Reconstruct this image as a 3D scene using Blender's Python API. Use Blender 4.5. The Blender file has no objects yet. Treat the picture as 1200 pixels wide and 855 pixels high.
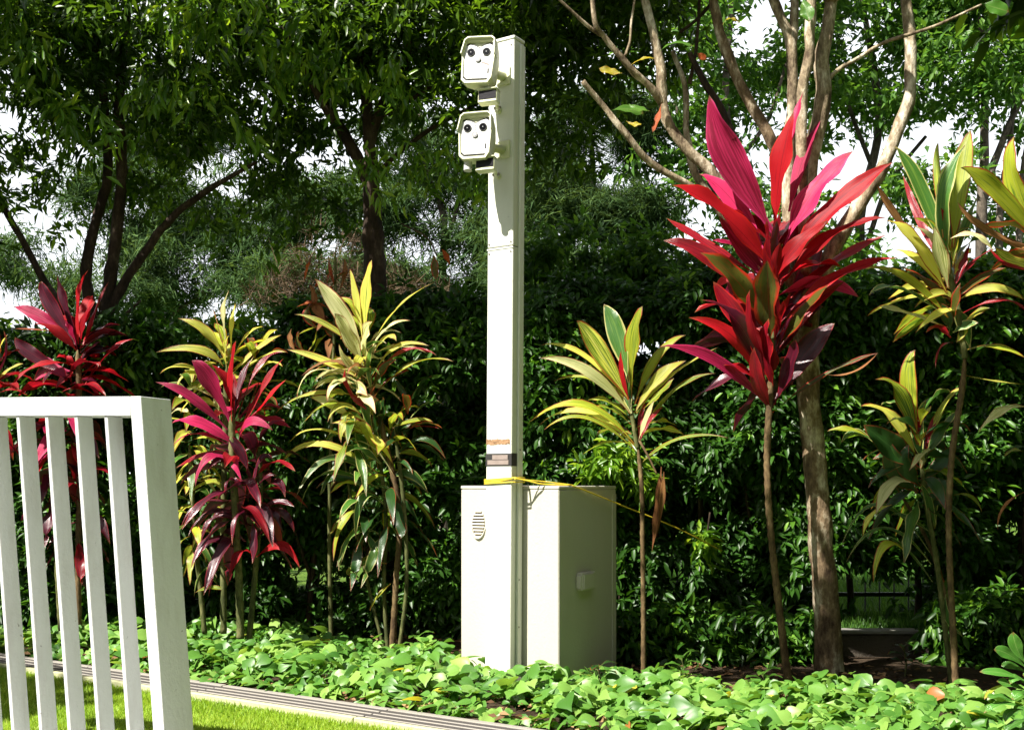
import bpy, math, random
import numpy as np
from mathutils import Vector, Matrix, noise

random.seed(7)
rng = np.random.default_rng(7)
S = bpy.context.scene
COL = S.collection
R = math.radians
PI = math.pi

# ------------------------------------------------------------------ camera
F, HY, EYE = 1300.0, 566.0, 1.17            # focal length in photo pixels, horizon row, eye height
cam_d = bpy.data.cameras.new('camera')
cam = bpy.data.objects.new('camera', cam_d)
COL.objects.link(cam)
cam.location = (0, 0, EYE)
cam.rotation_euler = (R(90), 0, 0)
cam_d.sensor_width = 36.0
cam_d.lens = F / 1200.0 * 36.0
cam_d.shift_y = (HY - 427.5) / 1200.0
cam_d.clip_start, cam_d.clip_end = 0.05, 2000
S.camera = cam

# ------------------------------------------------------------------ sky, sun, exposure
SUN_EL = R(50)
SH = Vector((-0.80, -0.60, 0)).normalized()
SUNV = Vector((SH.x * math.cos(SUN_EL), SH.y * math.cos(SUN_EL), math.sin(SUN_EL)))
w = bpy.data.worlds.new('World')
S.world = w
w.use_nodes = True
nt = w.node_tree
sky = nt.nodes.new('ShaderNodeTexSky')
sky.sky_type = 'NISHITA'
sky.sun_disc = False
sky.sun_elevation = SUN_EL
sky.sun_rotation = math.atan2(SUNV.x, SUNV.y)
sky.air_density = 1.0
sky.dust_density = 4.0
sky.ozone_density = 1.0
bg = nt.nodes['Background']
bg.inputs[1].default_value = 0.05
# bright broken cloud, thicker towards the horizon
tcw = nt.nodes.new('ShaderNodeTexCoord')
cn = nt.nodes.new('ShaderNodeTexNoise')
cn.inputs['Scale'].default_value = 3.0
cn.inputs['Detail'].default_value = 7
nt.links.new(tcw.outputs['Generated'], cn.inputs['Vector'])
sz = nt.nodes.new('ShaderNodeSeparateXYZ')
nt.links.new(tcw.outputs['Generated'], sz.inputs[0])
ad = nt.nodes.new('ShaderNodeMath')
ad.operation = 'MULTIPLY_ADD'
nt.links.new(sz.outputs[2], ad.inputs[0])
ad.inputs[1].default_value = -0.5
nt.links.new(cn.outputs['Fac'], ad.inputs[2])
cm = nt.nodes.new('ShaderNodeMapRange')
nt.links.new(ad.outputs[0], cm.inputs[0])
cm.inputs[1].default_value = 0.02
cm.inputs[2].default_value = 0.22
cx = nt.nodes.new('ShaderNodeMix')
cx.data_type = 'RGBA'
nt.links.new(cm.outputs[0], cx.inputs[0])
nt.links.new(sky.outputs[0], cx.inputs[6])
cx.inputs[7].default_value = (9.8, 10.2, 10.8, 1)
nt.links.new(cx.outputs[2], bg.inputs[0])
sd = bpy.data.lights.new('sun', 'SUN')
sd.energy = 5.0
sd.angle = R(0.5)
sd.color = (1.0, 0.95, 0.86)
so = bpy.data.objects.new('sun', sd)
COL.objects.link(so)
so.rotation_euler = SUNV.to_track_quat('Z', 'Y').to_euler()
S.view_settings.view_transform = 'Standard'
S.view_settings.look = 'None'
S.view_settings.exposure = 1.5
S.view_settings.gamma = 1.0
S.render.engine = 'CYCLES'
S.cycles.max_bounces = 6
S.cycles.diffuse_bounces = 3
S.cycles.glossy_bounces = 2
S.cycles.transmission_bounces = 4
S.cycles.transparent_max_bounces = 4


def W(px, py, Y):
    """point of the place seen at a photo pixel at a distance Y"""
    return Vector(((px - 600) / F * Y, Y, EYE + (HY - py) / F * Y))


# ------------------------------------------------------------------ materials
MATS = {}


def new_mat(name):
    m = bpy.data.materials.new(name)
    m.use_nodes = True
    MATS[name] = m
    n = m.node_tree
    return m, n, n.nodes['Principled BSDF'], n.nodes['Material Output']


def N(n, t, **kw):
    x = n.nodes.new(t)
    for k, v in kw.items():
        setattr(x, k, v)
    return x


def ramp(n, src, stops):
    r = N(n, 'ShaderNodeValToRGB')
    e = r.color_ramp.elements
    while len(e) < len(stops):
        e.new(0.5)
    for i, (p, c) in enumerate(stops):
        e[i].position = p
        e[i].color = (*c, 1)
    n.links.new(src, r.inputs[0])
    return r.outputs[0]


def mix(n, fac, a, b, mode='MIX'):
    x = N(n, 'ShaderNodeMix', data_type='RGBA', blend_type=mode)
    if isinstance(fac, (int, float)):
        x.inputs[0].default_value = fac
    else:
        n.links.new(fac, x.inputs[0])
    for i, v in ((6, a), (7, b)):
        if isinstance(v, tuple):
            x.inputs[i].default_value = (*v, 1)
        else:
            n.links.new(v, x.inputs[i])
    return x.outputs[2]


def mth(n, op, a, b=None, c=None):
    x = N(n, 'ShaderNodeMath', operation=op)
    for i, v in enumerate((a, b, c)):
        if v is None:
            continue
        if isinstance(v, (int, float)):
            x.inputs[i].default_value = v
        else:
            n.links.new(v, x.inputs[i])
    return x.outputs[0]


def noise_out(n, scale, detail=4, rough=0.55, vec=None, coord='Object'):
    t = N(n, 'ShaderNodeTexNoise')
    t.inputs['Scale'].default_value = scale
    t.inputs['Detail'].default_value = detail
    t.inputs['Roughness'].default_value = rough
    if vec is None:
        c = N(n, 'ShaderNodeTexCoord')
        vec = c.outputs[coord]
    n.links.new(vec, t.inputs['Vector'])
    return t.outputs['Fac']


def bump(n, p, h, dist, strength=1.0):
    b = N(n, 'ShaderNodeBump')
    b.inputs['Distance'].default_value = dist
    b.inputs['Strength'].default_value = strength
    n.links.new(h, b.inputs['Height'])
    n.links.new(b.outputs[0], p.inputs['Normal'])
    return b


def leaf_shader(m, n, p, out, col, rough=0.35, trans=0.35, spec=0.5, tcol=None):
    n.links.new(col, p.inputs['Base Color'])
    p.inputs['Roughness'].default_value = rough
    p.inputs['Specular IOR Level'].default_value = spec
    t = N(n, 'ShaderNodeBsdfTranslucent')
    n.links.new(tcol or col, t.inputs['Color'])
    mx = N(n, 'ShaderNodeMixShader')
    mx.inputs[0].default_value = trans
    n.links.new(p.outputs[0], mx.inputs[1])
    n.links.new(t.outputs[0], mx.inputs[2])
    n.links.new(mx.outputs[0], out.inputs['Surface'])


def foliage_mat(name, stops, rough=0.35, trans=0.35, spec=0.5, tboost=1.6):
    """small leaves: each leaf draws its own hue from the ramp"""
    m, n, p, out = new_mat(name)
    a = N(n, 'ShaderNodeAttribute', attribute_name='tint')
    c = ramp(n, a.outputs['Fac'], stops)
    tc = mix(n, 1.0, c, (tboost * 1.1, tboost, tboost * 0.5), 'MULTIPLY')
    leaf_shader(m, n, p, out, c, rough, trans, spec, tc)
    return m


def blade_mat(name, body, streak, margin, rib, rough=0.35, trans=0.4, sw=0.5, mw=0.82, spec=0.5, blot=None, vlo=0.6, tipcol=(0.20, 0.09, 0.03)):
    """long cordyline blade: uv.x -1..1 across, uv.y 0..1 along"""
    m, n, p, out = new_mat(name)
    uv = N(n, 'ShaderNodeUVMap')
    sep = N(n, 'ShaderNodeSeparateXYZ')
    n.links.new(uv.outputs[0], sep.inputs[0])
    oi = N(n, 'ShaderNodeObjectInfo')
    off = mth(n, 'MULTIPLY', oi.outputs['Random'], 37.0)
    cmb = N(n, 'ShaderNodeCombineXYZ')
    n.links.new(mth(n, 'MULTIPLY', sep.outputs[0], 4.5), cmb.inputs[0])
    n.links.new(mth(n, 'MULTIPLY', sep.outputs[1], 1.3), cmb.inputs[1])
    n.links.new(off, cmb.inputs[2])
    ns = noise_out(n, 1.6, 5, 0.6, cmb.outputs[0])
    sh = mth(n, 'ADD', ns, mth(n, 'MULTIPLY', mth(n, 'SUBTRACT', oi.outputs['Random'], 0.5), 0.16))
    st = N(n, 'ShaderNodeMapRange')
    n.links.new(sh, st.inputs[0])
    st.inputs[1].default_value = sw - 0.05
    st.inputs[2].default_value = sw + 0.09
    col = mix(n, st.outputs[0], body, streak)
    if blot:
        nb = noise_out(n, 2.2, 3, 0.5, uv.outputs[0])
        b2 = N(n, 'ShaderNodeMapRange')
        n.links.new(nb, b2.inputs[0])
        b2.inputs[1].default_value = 0.55
        b2.inputs[2].default_value = 0.68
        col = mix(n, b2.outputs[0], col, blot)
    au = mth(n, 'ABSOLUTE', sep.outputs[0])
    jit = mth(n, 'MULTIPLY', mth(n, 'SUBTRACT', ns, 0.5), 0.5)
    # the margin colour widens at the petiole and at the tip
    along = mth(n, 'ABSOLUTE', mth(n, 'SUBTRACT', sep.outputs[1], 0.5))
    wid = mth(n, 'MULTIPLY', mth(n, 'POWER', mth(n, 'MULTIPLY', along, 2.0), 5.0), 0.7)
    e = mth(n, 'ADD', mth(n, 'ADD', au, jit), wid)
    mr = N(n, 'ShaderNodeMapRange')
    n.links.new(e, mr.inputs[0])
    mr.inputs[1].default_value = mw
    mr.inputs[2].default_value = mw + 0.12
    col = mix(n, mr.outputs[0], col, margin)
    rb = N(n, 'ShaderNodeMapRange')
    n.links.new(au, rb.inputs[0])
    rb.inputs[1].default_value = 0.05
    rb.inputs[2].default_value = 0.02
    col = mix(n, mth(n, 'MULTIPLY', rb.outputs[0], 0.6), col, rib)
    vein = N(n, 'ShaderNodeTexWave', wave_type='BANDS', bands_direction='X')
    vein.inputs['Scale'].default_value = 3.2
    vein.inputs['Distortion'].default_value = 0.6
    n.links.new(uv.outputs[0], vein.inputs['Vector'])
    if tipcol:
        tpm = N(n, 'ShaderNodeMapRange')
        n.links.new(mth(n, 'ADD', sep.outputs[1], mth(n, 'MULTIPLY', mth(n, 'SUBTRACT', ns, 0.5), 0.5)), tpm.inputs[0])
        tpm.inputs[1].default_value = 0.93
        tpm.inputs[2].default_value = 0.985
        col = mix(n, tpm.outputs[0], col, tipcol)
    vr = N(n, 'ShaderNodeMapRange')
    n.links.new(mth(n, 'FRACT', mth(n, 'MULTIPLY', oi.outputs['Random'], 17.3)), vr.inputs[0])
    vr.inputs[3].default_value = vlo
    vr.inputs[4].default_value = 1.05
    col = mix(n, 1.0, col, vr.outputs[0], 'MULTIPLY')
    leaf_shader(m, n, p, out, col, rough, trans, spec)
    bump(n, p, vein.outputs['Fac'], 0.002, 0.35)
    return m


G1, G2, G3 = (0.018, 0.055, 0.010), (0.040, 0.105, 0.018), (0.080, 0.170, 0.022)
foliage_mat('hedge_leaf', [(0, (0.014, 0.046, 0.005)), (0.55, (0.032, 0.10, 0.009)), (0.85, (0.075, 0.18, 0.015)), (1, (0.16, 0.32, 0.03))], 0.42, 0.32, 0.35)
foliage_mat('hedge_leaf_sunlit', [(0, (0.05, 0.13, 0.01)), (0.6, (0.12, 0.25, 0.018)), (1, (0.24, 0.36, 0.03))], 0.32, 0.4, 0.5)  # lighter copy of the hedge greens, with sunlight put into the colour
foliage_mat('tree_leaf_dark', [(0, (0.018, 0.042, 0.004)), (0.55, (0.042, 0.095, 0.007)), (0.85, (0.10, 0.19, 0.014)), (1, (0.20, 0.33, 0.03))], 0.38, 0.42, 0.4, 2.0)
foliage_mat('tree_leaf_far', [(0, (0.03, 0.085, 0.016)), (0.5, (0.06, 0.15, 0.022)), (1, (0.12, 0.24, 0.035))], 0.45, 0.45, 0.35)
foliage_mat('needle_far', [(0, (0.030, 0.062, 0.022)), (0.6, (0.055, 0.105, 0.038)), (1, (0.11, 0.18, 0.06))], 0.7, 0.35, 0.05, 1.3)
foliage_mat('twig_dry', [(0, (0.03, 0.022, 0.015)), (1, (0.12, 0.08, 0.05))], 0.8, 0.1, 0.1)
foliage_mat('cover_leaf', [(0, (0.04, 0.13, 0.016)), (0.4, (0.10, 0.24, 0.035)), (0.93, (0.24, 0.39, 0.08)), (0.985, (0.50, 0.48, 0.05)), (1, (0.30, 0.12, 0.03))], 0.42, 0.34, 0.42, 1.5)
foliage_mat('grass_blade', [(0, (0.16, 0.30, 0.02)), (0.6, (0.30, 0.46, 0.035)), (1, (0.42, 0.50, 0.09))], 0.5, 0.4, 0.3, 1.2)
foliage_mat('litter', [(0, (0.06, 0.03, 0.015)), (0.6, (0.16, 0.085, 0.04)), (1, (0.35, 0.22, 0.11))], 0.8, 0.1, 0.2, 1.0)

RB = (0.30, 0.02, 0.012)
blade_mat('blade_red', (0.56, 0.010, 0.018), (0.30, 0.006, 0.020), (0.62, 0.018, 0.012), (0.16, 0.003, 0.010), 0.46, 0.45, 0.54, 0.86, 0.3, None, 0.5)
blade_mat('blade_pink', (0.62, 0.025, 0.12), (0.30, 0.008, 0.045), (0.72, 0.05, 0.20), (0.20, 0.005, 0.03), 0.46, 0.40, 0.53, 0.88, 0.3, None, 0.55)
blade_mat('blade_dark', (0.055, 0.006, 0.016), (0.11, 0.009, 0.026), (0.24, 0.010, 0.018), (0.22, 0.01, 0.03), 0.28, 0.25, 0.55, 0.84, 0.6)
blade_mat('blade_crimson', (0.22, 0.006, 0.016), (0.38, 0.010, 0.020), (0.50, 0.018, 0.018), (0.10, 0.004, 0.012), 0.30, 0.35, 0.50, 0.84, 0.55)
blade_mat('blade_olive', (0.10, 0.12, 0.018), (0.20, 0.09, 0.016), (0.50, 0.035, 0.012), (0.30, 0.05, 0.02), 0.36, 0.35, 0.55, 0.72)
blade_mat('blade_yellow', (0.80, 0.80, 0.12), (0.16, 0.28, 0.02), (0.42, 0.08, 0.02), (0.78, 0.72, 0.30), 0.40, 0.52, 0.57, 0.84)
blade_mat('blade_pale', (0.88, 0.87, 0.42), (0.34, 0.42, 0.07), (0.48, 0.12, 0.06), (0.70, 0.66, 0.25), 0.40, 0.42, 0.57, 0.88)
blade_mat('blade_lime', (0.50, 0.56, 0.04), (0.10, 0.22, 0.02), (0.44, 0.07, 0.02), (0.55, 0.60, 0.12), 0.38, 0.45, 0.52, 0.84)
blade_mat('blade_green', (0.055, 0.16, 0.022), (0.16, 0.28, 0.04), (0.55, 0.52, 0.18), (0.18, 0.30, 0.05), 0.30, 0.35, 0.58, 0.80, 0.6)
blade_mat('blade_deep_green', (0.022, 0.075, 0.014), (0.05, 0.13, 0.02), (0.30, 0.05, 0.02), (0.05, 0.12, 0.03), 0.28, 0.28, 0.60, 0.90, 0.6)
blade_mat('blade_brown', (0.30, 0.12, 0.04), (0.46, 0.24, 0.09), (0.15, 0.05, 0.02), (0.20, 0.08, 0.03), 0.6, 0.35, 0.52, 0.80, 0.25)
blade_mat('blade_orange', (0.55, 0.13, 0.02), (0.42, 0.06, 0.015), (0.25, 0.04, 0.01), (0.40, 0.08, 0.02), 0.5, 0.45, 0.52, 0.82, 0.3)
blade_mat('blade_gloss_green', (0.07, 0.22, 0.03), (0.10, 0.26, 0.04), (0.14, 0.32, 0.06), (0.30, 0.44, 0.14), 0.24, 0.20, 0.55, 0.93, 0.7)
blade_mat('blade_big_leaf', (0.10, 0.26, 0.03), (0.16, 0.32, 0.05), (0.10, 0.22, 0.03), (0.35, 0.45, 0.15), 0.3, 0.5, 0.55, 0.93, 0.5)
blade_mat('blade_big_leaf_yellow', (0.50, 0.42, 0.03), (0.30, 0.36, 0.03), (0.52, 0.36, 0.03), (0.55, 0.50, 0.10), 0.35, 0.5, 0.58, 0.90, 0.4, (0.55, 0.16, 0.02))


def bark(name, a, b, c, scale=9.0, dist=0.012, bands=0.0):
    m, n, p, out = new_mat(name)
    tc = N(n, 'ShaderNodeTexCoord')
    mp = N(n, 'ShaderNodeMapping')
    mp.inputs['Scale'].default_value = (1, 1, 0.45)
    n.links.new(tc.outputs['Object'], mp.inputs[0])
    n1 = noise_out(n, scale, 6, 0.65, mp.outputs[0])
    n2 = noise_out(n, scale * 4, 5, 0.7, mp.outputs[0])
    c1 = ramp(n, n1, [(0.36, a), (0.52, b), (0.66, c)])
    c2 = mix(n, 0.5, c1, ramp(n, n2, [(0.35, (0.35, 0.35, 0.35)), (0.65, (1, 1, 1))]), 'MULTIPLY')
    h = mth(n, 'ADD', n1, mth(n, 'MULTIPLY', n2, 0.5))
    if bands:
        uv = N(n, 'ShaderNodeUVMap')
        wv = N(n, 'ShaderNodeTexWave', wave_type='BANDS', bands_direction='Y')
        wv.inputs['Scale'].default_value = bands
        wv.inputs['Distortion'].default_value = 1.2
        wv.inputs['Detail'].default_value = 2
        n.links.new(uv.outputs[0], wv.inputs['Vector'])
        c2 = mix(n, mth(n, 'MULTIPLY', wv.outputs['Fac'], 0.55), c2, (a[0] * .6, a[1] * .6, a[2] * .6))
        h = mth(n, 'SUBTRACT', h, mth(n, 'MULTIPLY', wv.outputs['Fac'], 0.6))
    n.links.new(c2, p.inputs['Base Color'])
    p.inputs['Roughness'].default_value = 0.85
    p.inputs['Specular IOR Level'].default_value = 0.25
    bump(n, p, h, dist)
    return m


bark('bark_dark', (0.022, 0.014, 0.009), (0.05, 0.032, 0.02), (0.11, 0.08, 0.055))
bark('bark_pale', (0.09, 0.06, 0.035), (0.30, 0.235, 0.15), (0.60, 0.54, 0.42), 11, 0.012, 0.0)
bark('bark_trunk_pale', (0.06, 0.035, 0.02), (0.20, 0.14, 0.08), (0.55, 0.49, 0.37), 9, 0.014, 0.0)
bark('bark_far', (0.05, 0.038, 0.03), (0.10, 0.08, 0.06), (0.16, 0.13, 0.10))
bark('cane', (0.06, 0.035, 0.016), (0.13, 0.085, 0.038), (0.22, 0.155, 0.07), 14, 0.004, 0.0)
bark('cane_green', (0.045, 0.055, 0.015), (0.10, 0.11, 0.035), (0.18, 0.17, 0.07), 14, 0.004, 0.0)


def paint(name, col, rough=0.45, dirt=0.10, dirtcol=(0.40, 0.38, 0.30), sc=5.0, bd=0.0015, spec=0.5, metal=0.0, streak=True):
    m, n, p, out = new_mat(name)
    tc = N(n, 'ShaderNodeTexCoord')
    mp = N(n, 'ShaderNodeMapping')
    mp.inputs['Scale'].default_value = (1, 1, 0.22 if streak else 1)
    n.links.new(tc.outputs['Object'], mp.inputs[0])
    n1 = noise_out(n, sc, 6, 0.65, mp.outputs[0])
    n2 = noise_out(n, 60, 3, 0.6)
    f = N(n, 'ShaderNodeMapRange')
    n.links.new(n1, f.inputs[0])
    f.inputs[1].default_value = 0.48
    f.inputs[2].default_value = 0.75
    f.inputs[4].default_value = dirt * 4
    sp = N(n, 'ShaderNodeMapRange')
    n.links.new(noise_out(n, 34, 2, 0.5), sp.inputs[0])
    sp.inputs[1].default_value = 0.74
    sp.inputs[2].default_value = 0.78
    c = mix(n, f.outputs[0], col, dirtcol)
    c = mix(n, mth(n, 'MULTIPLY', sp.outputs[0], min(1, dirt * 5)), c, tuple(x * 0.35 for x in dirtcol))
    n.links.new(c, p.inputs['Base Color'])
    p.inputs['Roughness'].default_value = rough
    p.inputs['Specular IOR Level'].default_value = spec
    p.inputs['Metallic'].default_value = metal
    bump(n, p, mth(n, 'ADD', n2, n1), bd)
    return m


paint('white_paint', (0.80, 0.79, 0.76), 0.5, 0.06)
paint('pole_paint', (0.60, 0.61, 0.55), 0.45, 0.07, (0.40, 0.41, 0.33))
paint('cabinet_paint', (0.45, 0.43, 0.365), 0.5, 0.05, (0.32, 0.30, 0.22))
paint('sensor_cream', (0.58, 0.59, 0.40), 0.4, 0.06, (0.40, 0.40, 0.25), 12)
paint('sensor_white', (0.46, 0.46, 0.455), 0.35, 0.02, (0.5, 0.5, 0.5), 20)
paint('gate_paint', (0.55, 0.57, 0.565), 0.6, 0.14, (0.36, 0.35, 0.32), 11, 0.002)
paint('black_plastic', (0.012, 0.012, 0.013), 0.45, 0.02, (0.03, 0.03, 0.03), 8, 0.001, 0.25)
paint('lens_glass', (0.005, 0.005, 0.006), 0.12, 0.0, (0.02, 0.02, 0.02), 5, 0.0002, 0.25)
paint('smoked_glass', (0.006, 0.005, 0.008), 0.30, 0.0, (0.03, 0.03, 0.03), 5, 0.0005, 0.15)
paint('grey_plastic', (0.15, 0.15, 0.155), 0.4, 0.03)
paint('screw_metal', (0.25, 0.24, 0.22), 0.4, 0.1, (0.1, 0.06, 0.03), 20, 0.001, 0.5, 0.6)
paint('black_tape', (0.02, 0.018, 0.018), 0.55, 0.05)
paint('dusty_tape', (0.24, 0.19, 0.17), 0.6, 0.12, (0.16, 0.12, 0.10), 18)
paint('rust_mark', (0.30, 0.18, 0.10), 0.8, 0.30, (0.06, 0.03, 0.015), 40, 0.004, 0.2, 0, False)
paint('rope_yellow', (0.62, 0.46, 0.03), 0.5, 0.06, (0.3, 0.2, 0.03), 25)
paint('lead_white', (0.78, 0.78, 0.76), 0.5, 0.05)
paint('concrete_light', (0.24, 0.225, 0.20), 0.85, 0.12, (0.26, 0.23, 0.18), 12, 0.004, 0.2, 0, False)
paint('concrete_grey', (0.06, 0.054, 0.052), 0.85, 0.10, (0.06, 0.055, 0.05), 14, 0.004, 0.2, 0, False)
paint('kerb_white', (0.42, 0.42, 0.25), 0.8, 0.10, (0.42, 0.40, 0.26), 10, 0.004, 0.2, 0, False)
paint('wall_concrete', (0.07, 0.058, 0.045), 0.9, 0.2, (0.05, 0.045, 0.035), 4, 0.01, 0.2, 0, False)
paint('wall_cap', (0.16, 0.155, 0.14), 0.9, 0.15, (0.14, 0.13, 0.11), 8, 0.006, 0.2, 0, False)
paint('bounce_paving', (0.52, 0.51, 0.49), 0.85, 0.1, (0.35, 0.33, 0.30), 5, 0.003, 0.2, 0, False)
paint('fence_black', (0.02, 0.022, 0.02), 0.5, 0.03)


def soil(name, stops, sc, dist):
    m, n, p, out = new_mat(name)
    a = noise_out(n, sc, 8, 0.7)
    b = noise_out(n, sc * 9, 6, 0.7)
    c = ramp(n, mth(n, 'ADD', mth(n, 'MULTIPLY', a, 0.5), mth(n, 'MULTIPLY', b, 0.5)), stops)
    n.links.new(c, p.inputs['Base Color'])
    p.inputs['Roughness'].default_value = 0.95
    p.inputs['Specular IOR Level'].default_value = 0.1
    bump(n, p, b, dist)
    return m


soil('soil', [(0.35, (0.018, 0.012, 0.007)), (0.5, (0.04, 0.027, 0.017)), (0.68, (0.09, 0.065, 0.042))], 6, 0.02)
soil('lawn_soil', [(0.35, (0.12, 0.19, 0.02)), (0.55, (0.20, 0.30, 0.03)), (0.7, (0.30, 0.36, 0.06))], 5, 0.02)
soil('far_lawn', [(0.35, (0.04, 0.09, 0.012)), (0.5, (0.08, 0.15, 0.02)), (0.68, (0.15, 0.20, 0.04))], 3, 0.04)


# ------------------------------------------------------------------ object helpers
def mesh_obj(name, verts, faces, mat, parent=None, uvs=None, smooth=False):
    me = bpy.data.meshes.new(name)
    me.from_pydata([tuple(v) for v in verts], [], faces)
    me.materials.append(MATS[mat] if isinstance(mat, str) else mat)
    if uvs is not None:
        ul = me.uv_layers.new(name='UVMap')
        li = np.zeros(len(me.loops), dtype=np.int32)
        me.loops.foreach_get('vertex_index', li)
        ul.data.foreach_set('uv', np.asarray(uvs, dtype=np.float32)[li].ravel())
    if smooth:
        me.polygons.foreach_set('use_smooth', [True] * len(me.polygons))
    o = bpy.data.objects.new(name, me)
    COL.objects.link(o)
    if parent is not None:
        o.parent = parent
        o.matrix_parent_inverse = Matrix.Identity(4)
        # geometry was authored in world space: keep it in the parent's space
        base = world_loc(parent)
        me.transform(Matrix.Translation(-base))
    return o


def world_loc(o):
    v = Vector((0, 0, 0))
    while o is not None:
        v += o.location
        o = o.parent
    return v


def thing(name, label, cat, loc, group=None):
    o = bpy.data.objects.new(name, None)
    o.empty_display_size = 0.1
    COL.objects.link(o)
    o.location = loc
    o['label'] = label
    o['category'] = cat
    if group:
        o['group'] = group
    return o


def structure(o):
    o['kind'] = 'structure'
    return o


AX, AY = Vector((math.cos(R(33)), -math.sin(R(33)), 0)), Vector((math.sin(R(33)), math.cos(R(33)), 0))   # along / behind the kerb
ZV = Vector((0, 0, 1))


class MB:
    """collects shapes for ONE mesh"""
    def __init__(s):
        s.v, s.f = [], []

    def add(s, vs, fs):
        o = len(s.v)
        s.v += [Vector(v) for v in vs]
        s.f += [tuple(i + o for i in f) for f in fs]
        return s

    def box(s, o, a, b, c, ex, ey, ez, bev=0.0):
        """box from corner o along unit axes a,b,c with extents ex,ey,ez; edges chamfered by bev"""
        if bev <= 0:
            p = [o + a * (ex * i) + b * (ey * j) + c * (ez * k) for k in (0, 1) for j in (0, 1) for i in (0, 1)]
            s.add(p, [(0, 2, 3, 1), (4, 5, 7, 6), (0, 1, 5, 4), (2, 6, 7, 3), (0, 4, 6, 2), (1, 3, 7, 5)])
            return s
        # chamfered box: inset octagon-like hull, built as rings along c
        def ring(z, ins):
            pts = []
            for (i, j) in ((0, 0), (1, 0), (1, 1), (0, 1)):
                cx = [(bev, ins), (ins, bev)] if (i, j) in ((0, 0), (1, 1)) else [(ins, bev), (bev, ins)]
                for (dx, dy) in cx:
                    x = dx if i == 0 else ex - dx
                    y = dy if j == 0 else ey - dy
                    pts.append(o + a * x + b * y + c * z)
            # order: go round
            return [pts[1], pts[0], pts[3], pts[2], pts[5], pts[4], pts[7], pts[6]]
        def ring2(z, k):
            x0, x1, y0, y1 = k, ex - k, k, ey - k
            q = bev
            P = [(x0 + q, y0), (x1 - q, y0), (x1, y0 + q), (x1, y1 - q), (x1 - q, y1), (x0 + q, y1), (x0, y1 - q), (x0, y0 + q)]
            return [o + a * x + b * y + c * z for x, y in P]
        rs = [ring2(0, bev), ring2(bev, 0), ring2(ez - bev, 0), ring2(ez, bev)]
        vs = [p for r in rs for p in r]
        fs = [tuple(reversed(range(8))), tuple(range(24, 32))]
        for k in range(3):
            for i in range(8):
                j = (i + 1) % 8
                fs.append((k * 8 + i, k * 8 + j, k * 8 + 8 + j, k * 8 + 8 + i))
        s.add(vs, fs)
        return s

    def tube(s, pts, rad, n=8, cap=True, wob=0.0):
        o = len(s.v)
        pts = [Vector(p) for p in pts]
        up = Vector((0.3, 1, 0.2)).normalized()
        for i, p in enumerate(pts):
            t = (pts[min(i + 1, len(pts) - 1)] - pts[max(i - 1, 0)]).normalized()
            a = t.cross(up)
            if a.length < 1e-3:
                a = t.cross(Vector((1, 0, 0)))
            a.normalize()
            b = t.cross(a).normalized()
            r = rad[i] if hasattr(rad, '__len__') else rad
            for k in range(n):
                an = 2 * PI * k / n
                rr = r * (1 + wob * (noise.noise(p * 9 + Vector((math.cos(an), math.sin(an), 0)) * 1.4)))
                s.v.append(p + a * (math.cos(an) * rr) + b * (math.sin(an) * rr))
        for i in range(len(pts) - 1):
            for k in range(n):
                k2 = (k + 1) % n
                s.f.append((o + i * n + k, o + i * n + k2, o + (i + 1) * n + k2, o + (i + 1) * n + k))
        if cap:
            s.f.append(tuple(o + k for k in reversed(range(n))))
            e = o + (len(pts) - 1) * n
            s.f.append(tuple(e + k for k in range(n)))
        return s

    def prism(s, poly, d):
        """poly: list of points (front outline), extruded by vector d"""
        n = len(poly)
        vs = [Vector(p) for p in poly] + [Vector(p) + d for p in poly]
        fs = [tuple(range(n)), tuple(reversed(range(n, 2 * n)))]
        for i in range(n):
            j = (i + 1) % n
            fs.append((i, i + n, j + n, j))
        return s.add(vs, fs)

    def obj(s, name, mat, parent=None, smooth=False):
        return mesh_obj(name, s.v, s.f, mat, parent, None, smooth)


def smooth_path(pts, sub=5):
    """Catmull-Rom through (Vector, radius) pairs"""
    P = [p for p, r in pts]
    Rr = [r for p, r in pts]
    out, rad = [], []
    for i in range(len(P) - 1):
        p0, p1, p2, p3 = P[max(i - 1, 0)], P[i], P[i + 1], P[min(i + 2, len(P) - 1)]
        for k in range(sub):
            t = k / sub
            out.append(0.5 * ((2 * p1) + (p2 - p0) * t + (2 * p0 - 5 * p1 + 4 * p2 - p3) * t * t + (3 * p1 - p0 - 3 * p2 + p3) * t ** 3))
            rad.append(Rr[i] * (1 - t) + Rr[i + 1] * t)
    out.append(P[-1])
    rad.append(Rr[-1])
    return out, rad


def limb(name, pts, mat, parent, n=9, wob=0.25, sub=5, knots=0.0):
    """pts: (px,py,Y,width_px)"""
    q = [(W(x, y, Y), wd * Y / F / 2) for x, y, Y, wd in pts]
    p, r = smooth_path(q, sub)
    for i in range(1, len(p) - 1):
        p[i] = p[i] + Vector((noise.noise(p[i] * 7), noise.noise(p[i] * 7 + Vector((9, 0, 0))), 0)) * min(r[i], .03) * 0.35
        r[i] *= 1 + 0.07 * noise.noise(p[i] * 11)
    m = MB().tube(p, r, n, True, wob)
    o = m.obj(name, mat, parent, True)
    return o


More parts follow.
